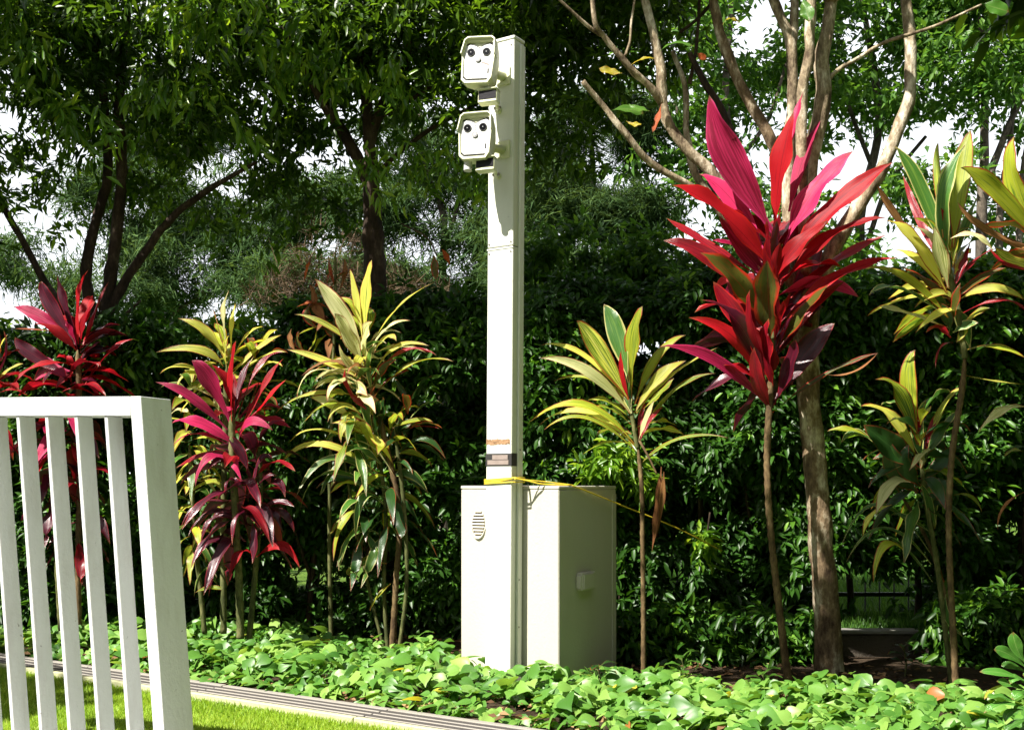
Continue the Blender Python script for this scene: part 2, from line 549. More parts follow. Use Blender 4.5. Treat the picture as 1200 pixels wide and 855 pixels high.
# ------------------------------------------------------------------ leaf blades (each a mesh of its own)
def blade(parent, P0, P1, P2, wid, mat, name='leaf', roll=0.0, fold=0.35, hint=Vector((-0.58, -0.58, 0.58)), shape='cordy', wave=0.24, seg=12, label=None, twist=0.0):
    """P1 is a point the midrib passes through half way"""
    C1 = P1 * 2 - (P0 + P2) * 0.5
    us = (-1, -0.52, 0, 0.52, 1)
    vs, uv, fs = [], [], []
    ph = random.uniform(0, 6)
    curl = random.uniform(-.6, 1.2)
    fold *= random.uniform(.7, 1.9)
    wave *= random.uniform(.5, 1.4)
    L = (P1 - P0).length + (P2 - P1).length
    for i in range(seg + 1):
        t = i / seg
        c = P0 * (1 - t) ** 2 + C1 * (2 * t * (1 - t)) + P2 * t * t
        T = ((C1 - P0) * (1 - t) + (P2 - C1) * t)
        if T.length < 1e-5:
            T = P2 - P0
        T.normalize()
        Nn = hint - T * hint.dot(T)
        if Nn.length < 0.05:
            Nn = Vector((0, -1, 0.1)) - T * Vector((0, -1, 0.1)).dot(T)
        Nn.normalize()
        Nn = Matrix.Rotation(roll + twist * (t - 0.5), 3, T) @ Nn
        B = T.cross(Nn).normalized()
        if shape == 'cordy':
            if t < 0.12:
                ww = 0.16 + 0.1 * (t / 0.12)
            else:
                s_ = (t - 0.12) / 0.88
                ww = 0.26 * (1 - s_) + 0.98 * max(0, math.sin(PI * s_ ** 0.85)) ** 0.85
        elif shape == 'oval':
            s_ = max(0, (t - 0.10) / 0.90)
            ww = 0.08 * (1 - t) + max(0, math.sin(PI * s_ ** 1.25)) ** 0.62
        else:                       # obovate, widest near the end
            ww = 0.10 * (1 - t) + max(0, math.sin(PI * min(1, t) ** 1.7)) ** 0.7
        hw = max(wid * 0.5 * ww, 0.0008)
        if i == seg:
            hw = 0.0006
        for u in us:
            wv = wave * hw * abs(u) ** 2 * math.sin(t * (11 if u < 0 else 14) + ph + u)
            if t > .8:
                wv += curl * hw * abs(u) * (t - .8) * 4
            off = Nn * (fold * abs(u) * hw * (1 - 0.35 * abs(u)) + wv)
            vs.append(c + B * (u * hw) + off)
            uv.append((u, t))
    for i in range(seg):
        for k in range(4):
            a = i * 5 + k
            fs.append((a, a + 1, a + 6, a + 5))
    o = mesh_obj(name, vs, fs, 'blade_' + mat, parent, uv, True)
    if label:
        o['label'] = label
    return o


def leaves_px(parent, rows, ox, oy, s, Y, depth=0.45, **kw):
    """rows: (base xy, mid xy, tip xy, width, material[, depth lean]) read off a zoomed view"""
    for r in rows:
        (x0, y0, x1, y1, x2, y2, wd, mt) = r[:8]
        ln = (math.hypot(x1 - x0, y1 - y0) + math.hypot(x2 - x1, y2 - y1)) / s / F * Y
        lean = r[8] if len(r) > 8 else random.uniform(-1, 0.8) * depth
        Yc = Y + random.uniform(-0.02, 0.02)
        P0 = W(ox + x0 / s, oy + y0 / s, Yc)
        P1 = W(ox + x1 / s, oy + y1 / s, Yc + lean * ln * 0.55)
        P2 = W(ox + x2 / s, oy + y2 / s, Yc + lean * ln * 0.9)
        blade(parent, P0, P1, P2, wd / s / F * Y * 0.86, mt, roll=random.uniform(-0.45, 0.45), twist=random.uniform(-0.6, 0.6), **kw)


def rosette(parent, c, n, L, wid, mats, el0=75, el1=-25, spread=0.0, droop=0.5, back=False, dz=0.25, az_range=None, up=0.0):
    """n blades spiralling round a cane tip: steep at the top, hanging lower down"""
    for i in range(n):
        k = i / max(1, n - 1)
        az = random.uniform(*az_range) if az_range else i * 2.4 + random.uniform(-0.4, 0.4)
        if back:
            az = random.uniform(0.15, PI - 0.15)
        el = R(el0 + (el1 - el0) * k + random.uniform(-10, 10))
        l = L * random.uniform(0.75, 1.1)
        h = Vector((math.cos(az), math.sin(az), 0))
        b = c + ZV * (dz * (0.5 - k)) + h * 0.012
        d = h * math.cos(el) + ZV * math.sin(el)
        P1 = b + d * l * 0.5
        P2 = b + d * l * 0.93 + ZV * (-droop * l * (0.25 + 0.5 * math.cos(el)) * 0.6) + h * 0.05 * l
        hint = ZV * 1.0 - h * 0.5
        blade(parent, b, P1, P2, wid * random.uniform(0.8, 1.15), random.choice(mats), roll=random.uniform(-0.5, 0.5), hint=hint, twist=random.uniform(-0.5, 0.5))


# ------------------------------------------------------------------ masses of small leaves (numpy)
T_LANCE = (np.array([[0, 0, 0], [-.5, .38, .10], [0, .40, -.02], [.5, .38, .10], [0, 1, -.06]], float), [(0, 2, 1), (0, 3, 2), (1, 2, 4), (2, 3, 4)])
T_OVAL = (np.array([[0, 0, 0], [-.42, .25, .09], [0, .28, 0], [.42, .25, .09], [-.44, .62, .06], [0, .62, -.03], [.44, .62, .06], [0, 1, -.12]], float),
          [(0, 2, 1), (0, 3, 2), (1, 2, 5, 4), (2, 3, 6, 5), (4, 5, 7), (5, 6, 7)])
def heart_template():
    """ovate leaf, heart shaped at the stalk, folded on its midrib, tip bent down"""
    prof = [(.02, .16), (.10, .40), (.28, .52), (.50, .46), (.72, .28), (.88, .12)]
    v, f = [], []
    for y, x in prof:
        zr = -.03 - .30 * y * y * .7
        v += [[-x, y - (.07 if y < .05 else 0), zr + .30 * x - .25 * x * x], [-x * .5, y, zr + .20 * x], [0, y + .02, zr], [x * .5, y, zr + .20 * x], [x, y - (.07 if y < .05 else 0), zr + .30 * x - .25 * x * x]]
    v.append([0, 1.08, -.30])
    for i in range(len(prof) - 1):
        for k in range(4):
            a = i * 5 + k
            f.append((a, a + 1, a + 6, a + 5))
    e = (len(prof) - 1) * 5
    for k in range(4):
        f.append((e + k, e + k + 1, len(v) - 1))
    return np.array(v, float), f


T_HEART = heart_template()
T_NEEDLE = (np.array([[-.5, 0, 0], [.5, 0, 0], [0, 1, 0]], float), [(0, 1, 2)])


def unit(a):
    return a / np.maximum(np.linalg.norm(a, axis=1, keepdims=True), 1e-9)


def leaf_mass(name, tmpl, pos, dirs, nrm, length, width, mat, parent=None, tint=None, smooth=False):
    tv, tf = tmpl
    n = len(pos)
    d = unit(dirs)
    nn = unit(nrm - d * np.sum(nrm * d, axis=1, keepdims=True))
    b = np.cross(d, nn)
    L = np.asarray(length).reshape(-1, 1, 1) * np.ones((n, 1, 1))
    Wd = np.asarray(width).reshape(-1, 1, 1) * np.ones((n, 1, 1))
    V = pos[:, None, :] + b[:, None, :] * tv[None, :, 0:1] * Wd + d[:, None, :] * tv[None, :, 1:2] * L + nn[:, None, :] * tv[None, :, 2:3] * L
    k = len(tv)
    base = world_loc(parent) if parent is not None else Vector((0, 0, 0))
    V = V - np.array(base)[None, None, :]
    me = bpy.data.meshes.new(name)
    me.vertices.add(n * k)
    me.vertices.foreach_set('co', V.astype(np.float32).ravel())
    cnt = np.array([len(f) for f in tf])
    flat = np.concatenate([np.array(f) for f in tf])
    loops = (flat[None, :] + (np.arange(n) * k)[:, None]).ravel()
    me.loops.add(len(loops))
    me.loops.foreach_set('vertex_index', loops.astype(np.int32))
    tot = np.tile(cnt, n)
    st = np.concatenate([[0], np.cumsum(tot)[:-1]])
    me.polygons.add(len(tot))
    me.polygons.foreach_set('loop_start', st.astype(np.int32))
    me.polygons.foreach_set('loop_total', tot.astype(np.int32))
    if smooth:
        me.polygons.foreach_set('use_smooth', np.ones(len(tot), bool))
    me.update(calc_edges=True)
    if tint is None:
        tint = rng.random(n)
    at = me.attributes.new('tint', 'FLOAT', 'FACE')
    at.data.foreach_set('value', np.repeat(tint, len(tf)).astype(np.float32))
    me.materials.append(MATS[mat])
    o = bpy.data.objects.new(name, me)
    COL.objects.link(o)
    if parent is not None:
        o.parent = parent
    return o


def nz(p, f, seed=0.0):
    s = Vector((seed, seed * 1.7, -seed))
    return np.array([noise.noise(Vector(q) * f + s) for q in p])


def twigs(blobs, n, shell=0.55):
    """cluster centres in a union of ellipsoids; blobs: (cx,cy,cz, rx,ry,rz, weight)"""
    B = np.array([b[:6] for b in blobs], float)
    wt = np.array([b[6] if len(b) > 6 else b[3] * b[4] * b[5] for b in blobs], float)
    idx = rng.choice(len(B), n, p=wt / wt.sum())
    v = unit(rng.normal(size=(n, 3)))
    r = rng.random(n) ** (1 / 3) * (1 - shell) + shell * rng.random(n) ** 0.15
    return B[idx, :3] + v * B[idx, 3:] * r[:, None]


def sprays(centres, per, rad, L, wid, droop=0.5, jitter=0.35, out=None):
    """leaves fanned along a short twig at every centre"""
    n = len(centres)
    ax = unit(rng.normal(size=(n, 3)) * np.array([1, 1, 0.45]) + np.array([0, 0, -droop]))
    idx = np.repeat(np.arange(n), per)
    m = len(idx)
    t = rng.random(m)
    a = ax[idx]
    side = unit(np.cross(ax, unit(rng.normal(size=(n, 3))))[idx]) * np.where(rng.random(m) < .5, -1, 1)[:, None]
    pos = centres[idx] + a * ((t - 0.3) * rad)[:, None] + rng.normal(size=(m, 3)) * rad * 0.10
    d = unit(a * 0.8 + side * 0.9 + rng.normal(size=(m, 3)) * jitter + np.array([0, 0, -droop * 0.6]))
    nn = unit(rng.normal(size=(m, 3)) * 0.55 + np.array([0, -0.15, 1.0]))
    ln = L * rng.uniform(0.65, 1.2, m)
    return pos, d, nn, ln, ln * wid


def not_shading(p, keep=0.04, top=2.7, Yp=7.45):
    """crowns leave the row of cordylines, the pole and the bed in the sun"""
    s = SUNV
    lim = top + (Yp - p[:, 1]) * s.z / abs(s.y)
    return (p[:, 1] > Yp) | (p[:, 2] > lim) | (rng.random(len(p)) < keep)


# ================================================================== THE SETTING
KP = Vector((-3.29, 7.38, 0))                    # a point on the bed side of the drain


def K(s, t, z=0.0):
    """along the kerb s, behind it t (negative: towards the lawn)"""
    return KP + AX * s + AY * t + ZV * z


def sheet(name, pts, mat, z=0.0, sub=1):
    return structure(mesh_obj(name, [Vector((p[0], p[1], z)) for p in pts], [tuple(range(len(pts)))], mat))


# ground: one big sheet to the horizon
g = sheet('ground', [(-400, -60), (400, -60), (400, 700), (-400, 700)], 'soil', -0.012)
# bed soil with relief
nx, ny = 90, 34
vs, fs = [], []
for j in range(ny + 1):
    for i in range(nx + 1):
        p = K(-4 + 14 * i / nx, 0.0 + 3.6 * j / ny)
        tt = 3.6 * j / ny
        p.z = 0.004 + 0.02 * min(1, tt * 3) + 0.028 * max(0, noise.noise(p * 2.3)) + 0.012 * noise.noise(p * 9) * min(1, tt * 4)
        vs.append(p)
for j in range(ny):
    for i in range(nx):
        a = j * (nx + 1) + i
        fs.append((a, a + 1, a + nx + 2, a + nx + 1))
structure(mesh_obj('planting_bed_soil', vs, fs, 'soil', None, None, True))
# front lawn
LW = 0.315
structure(mesh_obj('lawn', [K(-10, -LW - 0.0, 0.0), K(14, -LW, 0.0), K(14, -9, 0.0), K(-10, -9, 0.0)], [(0, 3, 2, 1)], 'lawn_soil'))
# unseen pale slabs added to bounce neutral light onto the railing
for i in range(13):
    for j in range(6):
        m_ = MB().box(K(-7.5 + i * 1.0, -2.5 - j * 1.0 - 0.0, -0.04), AX, AY, ZV, .992, .992, 0.052, .004)
        o_ = m_.obj('bounce_slab', 'bounce_paving')
        structure(o_)
# lawn beyond the wall
WY, WZ = 7.35, 0.19
structure(mesh_obj('far_lawn', [(0.5, WY + 0.12, WZ - .03), (40, WY + 0.12, WZ - .03), (60, 90, WZ - .03), (-60, 90, WZ - .03), (-60, 9.0, WZ - .03), (0.5, 9.0, WZ - .03)], [(0, 1, 2, 3, 4, 5)], 'far_lawn'))

for xa, xb in ((.5, 2.15), (2.95, 9)):
    structure(mesh_obj('hedge_bed_soil', [(xa, WY + .121, WZ - .02), (xb, WY + .121, WZ - .02), (xb, 8.35, WZ - .02), (xa, 8.35, WZ - .02)], [(0, 1, 2, 3)], 'soil'))
# ---- drain strip: ribs and grooves run along the edge of the lawn
drain = bpy.data.objects.new('drain_channel', None)
COL.objects.link(drain)
drain.location = K(3, -LW / 2)
drain['kind'] = 'structure'
widths = [('concrete_lip', 0.055, 0.030, 'concrete_light'), ('groove', 0.062, 0.0245, 'concrete_grey'), ('rib', 0.016, 0.028, 'concrete_light'),
          ('groove', 0.062, 0.0245, 'concrete_grey'), ('rib', 0.016, 0.028, 'concrete_light'), ('groove', 0.062, 0.0245, 'concrete_grey'),
          ('rib', 0.016, 0.028, 'concrete_light'), ('groove', 0.060, 0.0245, 'concrete_grey'), ('kerb_edge', 0.045, 0.034, 'kerb_white')]
t = 0.0
seglen = 1.2
for nm, wd, hh, mt in widths:
    wd *= 0.76
    if nm == 'groove':
        MB().box(K(-8, t - wd + 0.001, -0.05), AX, AY, ZV, 18, wd - 0.002, 0.05 + hh).obj(nm, mt, drain)
    else:
        for k in range(14):
            MB().box(K(-7.6 + k * seglen, t - wd, -0.05), AX, AY, ZV, seglen - 0.007, wd, 0.05 + hh + random.uniform(-.0015, .0015), 0.003).obj(nm, mt, drain)
    t -= wd

# ---- low wall and railing behind the bed
wall = thing('garden_wall', 'low dark concrete retaining wall with a pale capping behind the shaded trunks', 'wall', (1.5, WY, 0))
for k in range(7):
    x0 = 0.5 + k * 1.2
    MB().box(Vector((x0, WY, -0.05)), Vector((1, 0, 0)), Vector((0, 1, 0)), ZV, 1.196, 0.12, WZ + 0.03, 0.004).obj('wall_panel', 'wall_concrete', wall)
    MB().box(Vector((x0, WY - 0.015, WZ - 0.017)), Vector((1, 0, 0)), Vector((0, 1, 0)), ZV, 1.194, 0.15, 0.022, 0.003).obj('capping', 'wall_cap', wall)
fen = thing('boundary_railing', 'thin black metal railing half hidden under the hedge behind the low wall', 'fence', (1.5, WY + 1.1, WZ))
FY = WY + 1.1
for z in (0.12, 0.95):
    MB().box(Vector((0.55, FY - .012, WZ + z)), Vector((1, 0, 0)), Vector((0, 1, 0)), ZV, 7, 0.024, 0.03).obj('rail', 'fence_black', fen)
bar_me = None
for k in range(62):
    x = 0.6 + k * 0.11
    if bar_me is None:
        o = MB().tube([Vector((x, FY, WZ - 0.02)), Vector((x, FY, WZ + 1.0))], 0.006, 6).obj('bar', 'fence_black', fen)
        bar_me = o
    else:
        c = bar_me.copy()
        COL.objects.link(c)
        c.parent = fen
        c.location = (k * 0.11, 0, 0)

# ================================================================== CABINET
CO = Vector((-0.305, 6.61, 0))                 # front left corner
CW, CD, CH = 0.678, 0.69, 1.155
cab = thing('utility_cabinet', 'large cream white metal equipment cabinet standing in the bed behind the pole', 'cabinet', CO + AX * CW / 2 + AY * CD / 2)
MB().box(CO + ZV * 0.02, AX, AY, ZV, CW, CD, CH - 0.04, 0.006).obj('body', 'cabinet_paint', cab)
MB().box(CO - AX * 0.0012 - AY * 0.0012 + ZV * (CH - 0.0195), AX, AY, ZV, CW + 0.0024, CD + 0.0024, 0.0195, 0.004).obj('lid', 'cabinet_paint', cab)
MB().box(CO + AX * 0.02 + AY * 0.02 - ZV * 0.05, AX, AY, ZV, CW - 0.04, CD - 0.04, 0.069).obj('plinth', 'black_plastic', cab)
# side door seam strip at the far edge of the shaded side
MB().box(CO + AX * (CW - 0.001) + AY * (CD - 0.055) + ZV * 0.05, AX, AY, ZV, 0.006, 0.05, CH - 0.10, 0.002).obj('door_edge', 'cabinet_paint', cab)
# round louvred vent on the front face
vc = CO + AX * 0.128 + ZV * (EYE + (HY - 612) / F * 6.57)
ring = MB()
rr, rw = 0.076, 0.072
vent = None
for k in range(8):
    z = (k - 3.5) * 0.0185
    half = math.sqrt(max(0.0, rr ** 2 - z * z)) * 0.58
    if half < 0.012:
        continue
    m = MB()
    c = vc + ZV * z
    # hooded slat: slopes out and down over a dark slot
    a = c - AX * half
    p = [a - AY * 0.001 + ZV * 0.007, a - AY * 0.009 - ZV * 0.001, a - AY * 0.001 - ZV * 0.0035]
    m.prism(p, AX * (2 * half))
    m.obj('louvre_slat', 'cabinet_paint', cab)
    m2 = MB()
    m2.box(a - AY * 0.0025 - ZV * 0.0085, AX, AY, ZV, 2 * half, 0.003, 0.0045)
    m2.obj('louvre_slot', 'rust_mark', cab)
m = MB()
pts = []
for k in range(13):
    an = R(200 + k * 140 / 12)
    pts.append(vc + AX * (math.cos(an) * 0.052) + ZV * (math.sin(an) * 0.092) - AY * 0.004)
m.tube(pts, [0.002 + 0.006 * math.sin(PI * k / 12) for k in range(13)], 6)
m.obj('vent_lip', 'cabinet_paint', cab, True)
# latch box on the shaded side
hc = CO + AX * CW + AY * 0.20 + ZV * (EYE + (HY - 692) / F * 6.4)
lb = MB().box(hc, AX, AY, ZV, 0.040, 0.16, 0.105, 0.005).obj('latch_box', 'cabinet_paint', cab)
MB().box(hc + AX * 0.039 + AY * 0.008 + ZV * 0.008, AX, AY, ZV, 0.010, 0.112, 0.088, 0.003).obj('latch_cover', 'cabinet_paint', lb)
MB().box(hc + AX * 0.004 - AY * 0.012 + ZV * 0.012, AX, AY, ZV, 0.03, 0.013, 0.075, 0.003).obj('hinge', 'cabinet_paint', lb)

# ================================================================== POLE
PY0 = 6.376
PO = Vector((-0.0246 * PY0, PY0, 0))
PW, PD = 0.1736, 0.106
pole = thing('equipment_pole', 'tall white rectangular metal column rising in front of the cabinet', 'pole', PO + AX * PW / 2 + AY * PD / 2)
lean = Vector((0.0065, 0, 0))


def pbox(z0, z1, grow=0.0, bev=0.004, o0=Vector((0, 0, 0))):
    """pole segment, leaning very slightly right as it goes up"""
    m = MB()
    m.box(PO - AX * grow - AY * grow + ZV * z0 + o0, AX, AY, ZV, PW + 2 * grow, PD + 2 * grow, z1 - z0, bev)
    for v in m.v:
        v += lean * v.z
    return m


ZS = EYE + (HY - 289) / F * 6.33
ZT = EYE + (HY - 45) / F * 6.33
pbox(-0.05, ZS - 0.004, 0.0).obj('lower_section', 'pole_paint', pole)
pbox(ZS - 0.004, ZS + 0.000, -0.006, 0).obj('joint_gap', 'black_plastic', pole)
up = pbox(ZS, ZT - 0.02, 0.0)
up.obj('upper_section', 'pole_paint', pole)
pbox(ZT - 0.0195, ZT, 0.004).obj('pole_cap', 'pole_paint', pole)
# raised cable channel on the right side
m = MB()
m.box(PO + AX * (PW + 0.0005) + AY * 0.052 + ZV * 0.02, AX, AY, ZV, 0.014, 0.046, ZT - 0.06, 0.003)
for v in m.v:
    v += lean * v.z
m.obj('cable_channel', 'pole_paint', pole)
m = MB()
m.box(PO - AX * 0.002 - AY * 0.0035 + ZV * (ZS - 0.016), AX, AY, ZV, PW + 0.004, 0.004, 0.010, 0.001)
for v in m.v:
    v += lean * v.z
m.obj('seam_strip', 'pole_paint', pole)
for (sx, z) in ((0.012, ZS + 0.02), (PW - 0.014, ZS + 0.02), (0.012, ZS - 0.035), (PW - 0.014, ZS - 0.035), (PW - 0.02, ZT - 0.05), (0.03, ZT - 0.05)):
    c = PO + AX * sx + ZV * z + lean * z
    MB().tube([c - AY * 0.0035, c + AY * 0.002], 0.0055, 8).obj('screw', 'screw_metal', pole)
for z in (0.35, 0.62, 1.36):
    c = PO + AX * (PW + 0.014) + AY * 0.066 + ZV * z + lean * z
    MB().tube([c + AX * 0.0035, c - AX * 0.002], 0.005, 8).obj('screw', 'screw_metal', pole)
# rust scar and tape bands
zz = lambda y: EYE + (HY - y) / F * 6.33
m = MB()
n = 22
za, zb = zz(520.5), zz(514.5)
vv, ff = [], []
for i in range(n + 1):
    x = PW * (0.01 + 0.93 * i / n)
    vv.append(PO + AX * x + ZV * (za + random.uniform(-.004, .004)) + lean * za - AY * 0.0016)
    vv.append(PO + AX * x + ZV * (zb + random.uniform(-.004, .004)) + lean * zb - AY * 0.0016)
for i in range(n):
    ff.append((2 * i, 2 * i + 2, 2 * i + 3, 2 * i + 1))
mesh_obj('rust_scar', vv, ff, 'rust_mark', pole)
pbox(zz(546), zz(531), 0.003, 0.002).obj('tape_band', 'black_tape', pole)
m = MB()
m.box(PO + AX * 0.012 - AY * 0.0052 + ZV * zz(544.2) + lean * zz(544), AX, AY, ZV, PW - 0.030, 0.002, 0.026)
m.box(PO + AX * 0.046 - AY * 0.0066 + ZV * (zz(538.2)) + lean * zz(538), AX, AY, ZV, PW - 0.068, 0.002, 0.026)
m.obj('tape_flap', 'dusty_tape', pole)

# ================================================================== SENSOR UNITS AND SMALL LAMPS ON THE POLE
def frame_axes(yaw, pitch=0.0):
    n_ = Vector((-math.sin(yaw), -math.cos(yaw), 0))                 # outward (facing) direction
    r_ = Vector((math.cos(yaw), -math.sin(yaw), 0))
    u_ = ZV.copy()
    if pitch:
        q = Matrix.Rotation(pitch, 3, r_)
        n_, u_ = q @ n_, q @ u_
    return r_, u_, n_


def sensor_unit(px, py, Y, label, roll, stub):
    root = thing('detector_unit', label, 'security camera', W(px, py, Y), 'detector units on the pole')
    r_, u_, n_ = frame_axes(R(14), R(-8))
    q = Matrix.Rotation(roll, 3, n_)
    r_, u_ = q @ r_, q @ u_
    C0 = W(px, py, Y)
    def pt(x, z, d=0.0):
        return C0 + r_ * x + u_ * z + n_ * d
    # housing outline: wide shoulders, narrower foot, chamfered corners
    out = [(-.094, .050), (-.080, .128), (-.062, .142), (.072, .142), (.090, .128), (.094, .040), (.086, -.085), (.066, -.116), (-.064, -.116), (-.086, -.096)]
    m = MB()
    back, mid, front = [], [], []
    for x, z in out:
        back.append(pt(x * .82 + .012, z * .84, -.12))
        mid.append(pt(x, z, -.055))
        front.append(pt(x, z, .0))
    n = len(out)
    m.v = back + mid + front
    for a in range(2):
        for i in range(n):
            j = (i + 1) % n
            m.f.append((a * n + i, a * n + j, a * n + n + j, a * n + n + i))
    m.f.append(tuple(reversed(range(n))))
    # front rim going inwards to a recess
    rim = [pt(x * .90, z * .90 + .001, .0) for x, z in out]
    rec = [pt(x * .88, z * .88 + .001, -.016) for x, z in out]
    o = len(m.v)
    m.v += rim + rec
    for i in range(n):
        j = (i + 1) % n
        m.f.append((2 * n + i, 2 * n + j, o + j, o + i))
        m.f.append((o + i, o + j, o + n + j, o + n + i))
    m.f.append(tuple(range(o + n, o + 2 * n)))
    body = m.obj('housing', 'sensor_cream', root)
    # hood over the top
    m = MB()
    hood = [(-.100, .052), (-.083, .132), (-.064, .147), (.074, .147), (.093, .132), (.097, .045)]
    hin = [(-.094, .052), (-.078, .128), (-.060, .141), (.070, .141), (.087, .128), (.091, .045)]
    A = [pt(x, z, -.05) for x, z in hood]
    Bq = [pt(x, z, .017) for x, z in hood]
    Cq = [pt(x, z, .017) for x, z in hin]
    D = [pt(x, z, -.05) for x, z in hin]
    m.v = A + Bq + Cq + D
    k = 6
    for i in range(k - 1):
        for a, b in ((0, 1), (1, 2), (2, 3)):
            m.f.append((a * k + i, a * k + i + 1, b * k + i + 1, b * k + i))
    for i in (0, k - 1):
        m.f.append((i, k + i, 2 * k + i, 3 * k + i))
    m.obj('hood', 'sensor_cream', root)
    # owl-shaped face: black gasket with a white plate on it
    def face(sc, d, dz=0.0):
        P = [(-.078, .060), (-.070, .084), (-.050, .094), (-.025, .088), (0.002, .074), (.030, .088), (.054, .094), (.072, .084), (.080, .060),
             (.076, .0), (.070, -.062), (.058, -.084), (-.052, -.084), (-.068, -.070), (-.074, 0)]
        return [pt(x * sc * 1.16, z * sc * 1.17 + dz + .004, d) for x, z in P]
    g_ = MB().prism(list(reversed(face(1.03, -.010, .002))), n_ * -.006)
    g_.obj('gasket', 'black_plastic', root)
    f_ = MB().prism(list(reversed(face(.955, -.006, .001))), n_ * -.006).obj('face_plate', 'sensor_white', root)
    for sx in (-.044, .045):
        c = pt(sx, .064, -.006)
        MB().tube([c, c + n_ * .005], .0225, 20).obj('lens_ring', 'black_plastic', f_)
        MB().tube([c + n_ * .0045, c + n_ * .0065], .0185, 20).obj('lens', 'lens_glass', f_)
        MB().tube([c + n_ * .0060, c + n_ * .0072 ], .0035, 10).obj('lens_core', 'grey_plastic', f_)
    c = pt(0, .022, -.006)
    MB().tube([c, c + n_ * .007], .0165, 16).obj('detector_button', 'grey_plastic', f_)
    MB().tube([c + n_ * .0065, c + n_ * .0085], .0085, 16).obj('detector_core', 'sensor_white', f_)
    for z in (.074, .062, .050):
        MB().box(pt(-.003, z, -.0062), r_, u_, n_, .005, .005, .002).obj('status_mark', 'grey_plastic', f_)
    # small slanting mark under the right lens
    q2 = Matrix.Rotation(R(-24), 3, n_)
    MB().box(pt(.022, .002, -.0062), q2 @ r_, q2 @ u_, n_, .044, .009, .0015).obj('maker_mark', 'dusty_tape' if not stub else 'sensor_cream', f_)
    MB().box(pt(.060, -.060, -.0062), r_, u_, n_, .006, .026, .003).obj('latch', 'black_plastic', f_)
    # bracket to the pole
    b0 = pt(.03, .0, -.115)
    tgt = PO + AX * (PW * .62) + ZV * (b0.z + .01) + lean * b0.z - AY * 0.004
    MB().tube([b0, b0 + (tgt - b0) * .35, tgt + AY * .0], [.030, .024, .024], 14).obj('bracket_arm', 'sensor_cream', root, True)
    MB().box(tgt - AX * .045 - ZV * .05 - AY * .006, AX, AY, ZV, .09, .0095, .10, .002).obj('bracket_plate', 'sensor_cream', root)
    if stub:
        c = pt(-.046, -.114, -.05)
        MB().tube([c, c - u_ * .05], .023, 14).obj('cable_gland', 'sensor_white', root, False)
    return root


sensor_unit(559.5, 73.5, 6.12, 'upper cream owl faced detector unit with two round lenses at the top of the pole', R(-3), False)
sensor_unit(556.0, 162.0, 6.12, 'lower cream owl faced detector unit with two round lenses and a cable stub below', R(0), True)


def small_lamp(px, py, Y, label):
    root = thing('infrared_lamp', label, 'lamp', W(px, py, Y), 'small lamps on the pole')
    r_, u_, n_ = frame_axes(R(20), R(-6))
    C0 = W(px, py, Y)
    w2, h2 = .056, .036
    MB().box(C0 - r_ * w2 - u_ * h2 - n_ * .035, r_, n_, u_, 2 * w2, .055, 2 * h2, .004).obj('housing', 'sensor_cream', root)
    MB().box(C0 - r_ * (w2 - .005) - u_ * (h2 - .017) + n_ * .0195, r_, n_, u_, 2 * w2 - .010, .0025, 2 * h2 - .024).obj('front_glass', 'smoked_glass', root)
    MB().box(C0 - r_ * (w2 + .002) + u_ * (h2 - .001) - n_ * .035, r_, n_, u_, 2 * w2 + .004, .068, .004).obj('visor', 'sensor_cream', root)
    b0 = C0 + r_ * .03 - n_ * .035
    tgt = PO + AX * (PW * .42) + ZV * (b0.z - .005) + lean * b0.z - AY * 0.002
    mid = (b0 + tgt) * .5 - ZV * .016
    MB().tube([b0, mid, tgt], .011, 10).obj('knuckle_arm', 'sensor_cream', root, True)
    MB().tube([tgt - AY * .012, tgt + AY * .001], .020, 12).obj('mounting_foot', 'sensor_cream', root)
    MB().tube([mid - AX * .02, mid + AX * .02], .009, 8).obj('knuckle_bolt', 'screw_metal', root)
    return root


small_lamp(572.5, 114.0, 6.14, 'small dark fronted lamp between the two owl faced units')
small_lamp(569.5, 193.5, 6.14, 'small dark fronted lamp beneath the lower owl faced unit')

# ================================================================== ROPE
rope = thing('yellow_rope', 'thin yellow rope knotted round the pole and stretched over the cabinet to the right', 'rope', W(600, 563, 6.3))


def strand(pts, r=0.0042, mat='rope_yellow', name='strand'):
    p, rad = smooth_path([(q, r) for q in pts], 4)
    return MB().tube(p, rad, 6).obj(name, mat, rope, True)


zr = zz(562)
e = 0.006
c00, c10 = PO - AX * e - AY * e, PO + AX * (PW + e + .014) - AY * e
c01, c11 = PO - AX * e + AY * (PD + 0.004), PO + AX * (PW + e + .014) + AY * (PD + .002)
L_ = lean * zr
for dz, tilt in ((0.0, .012), (-.008, .018), (.006, .006), (-.017, .004)):
    strand([c00 + ZV * (zr + dz - .006) + L_, (c00 + c10) / 2 + ZV * (zr + dz) + L_, c10 + ZV * (zr + dz + tilt) + L_])
    strand([c10 + ZV * (zr + dz + tilt) + L_, c11 + ZV * (zr + dz + .004) + L_, c01 + ZV * (zr + dz - .004) + L_, c00 + ZV * (zr + dz - .006) + L_])
a = c10 + ZV * (zr + .010) + L_
topz = CH + .006
front_edge = CO + AX * (CW - .10) - AY * .012 + ZV * topz
far_edge = CO + AX * (CW + .006) + AY * .13 + ZV * (topz - .002)
strand([a, (a + front_edge) / 2 + ZV * .003, front_edge + ZV * .004, far_edge], .0045)
strand([a - ZV * .006, (a + far_edge) / 2 + ZV * .001, far_edge + ZV * .001 + AY * .012], .0035)
e1 = CO + AX * (CW + .03) + AY * .34 + ZV * (EYE + (HY - 578) / F * 6.5)
strand([far_edge, e1, W(729, 592, 6.75), W(790, 617, 7.0), W(846, 645, 7.4)], .0045)
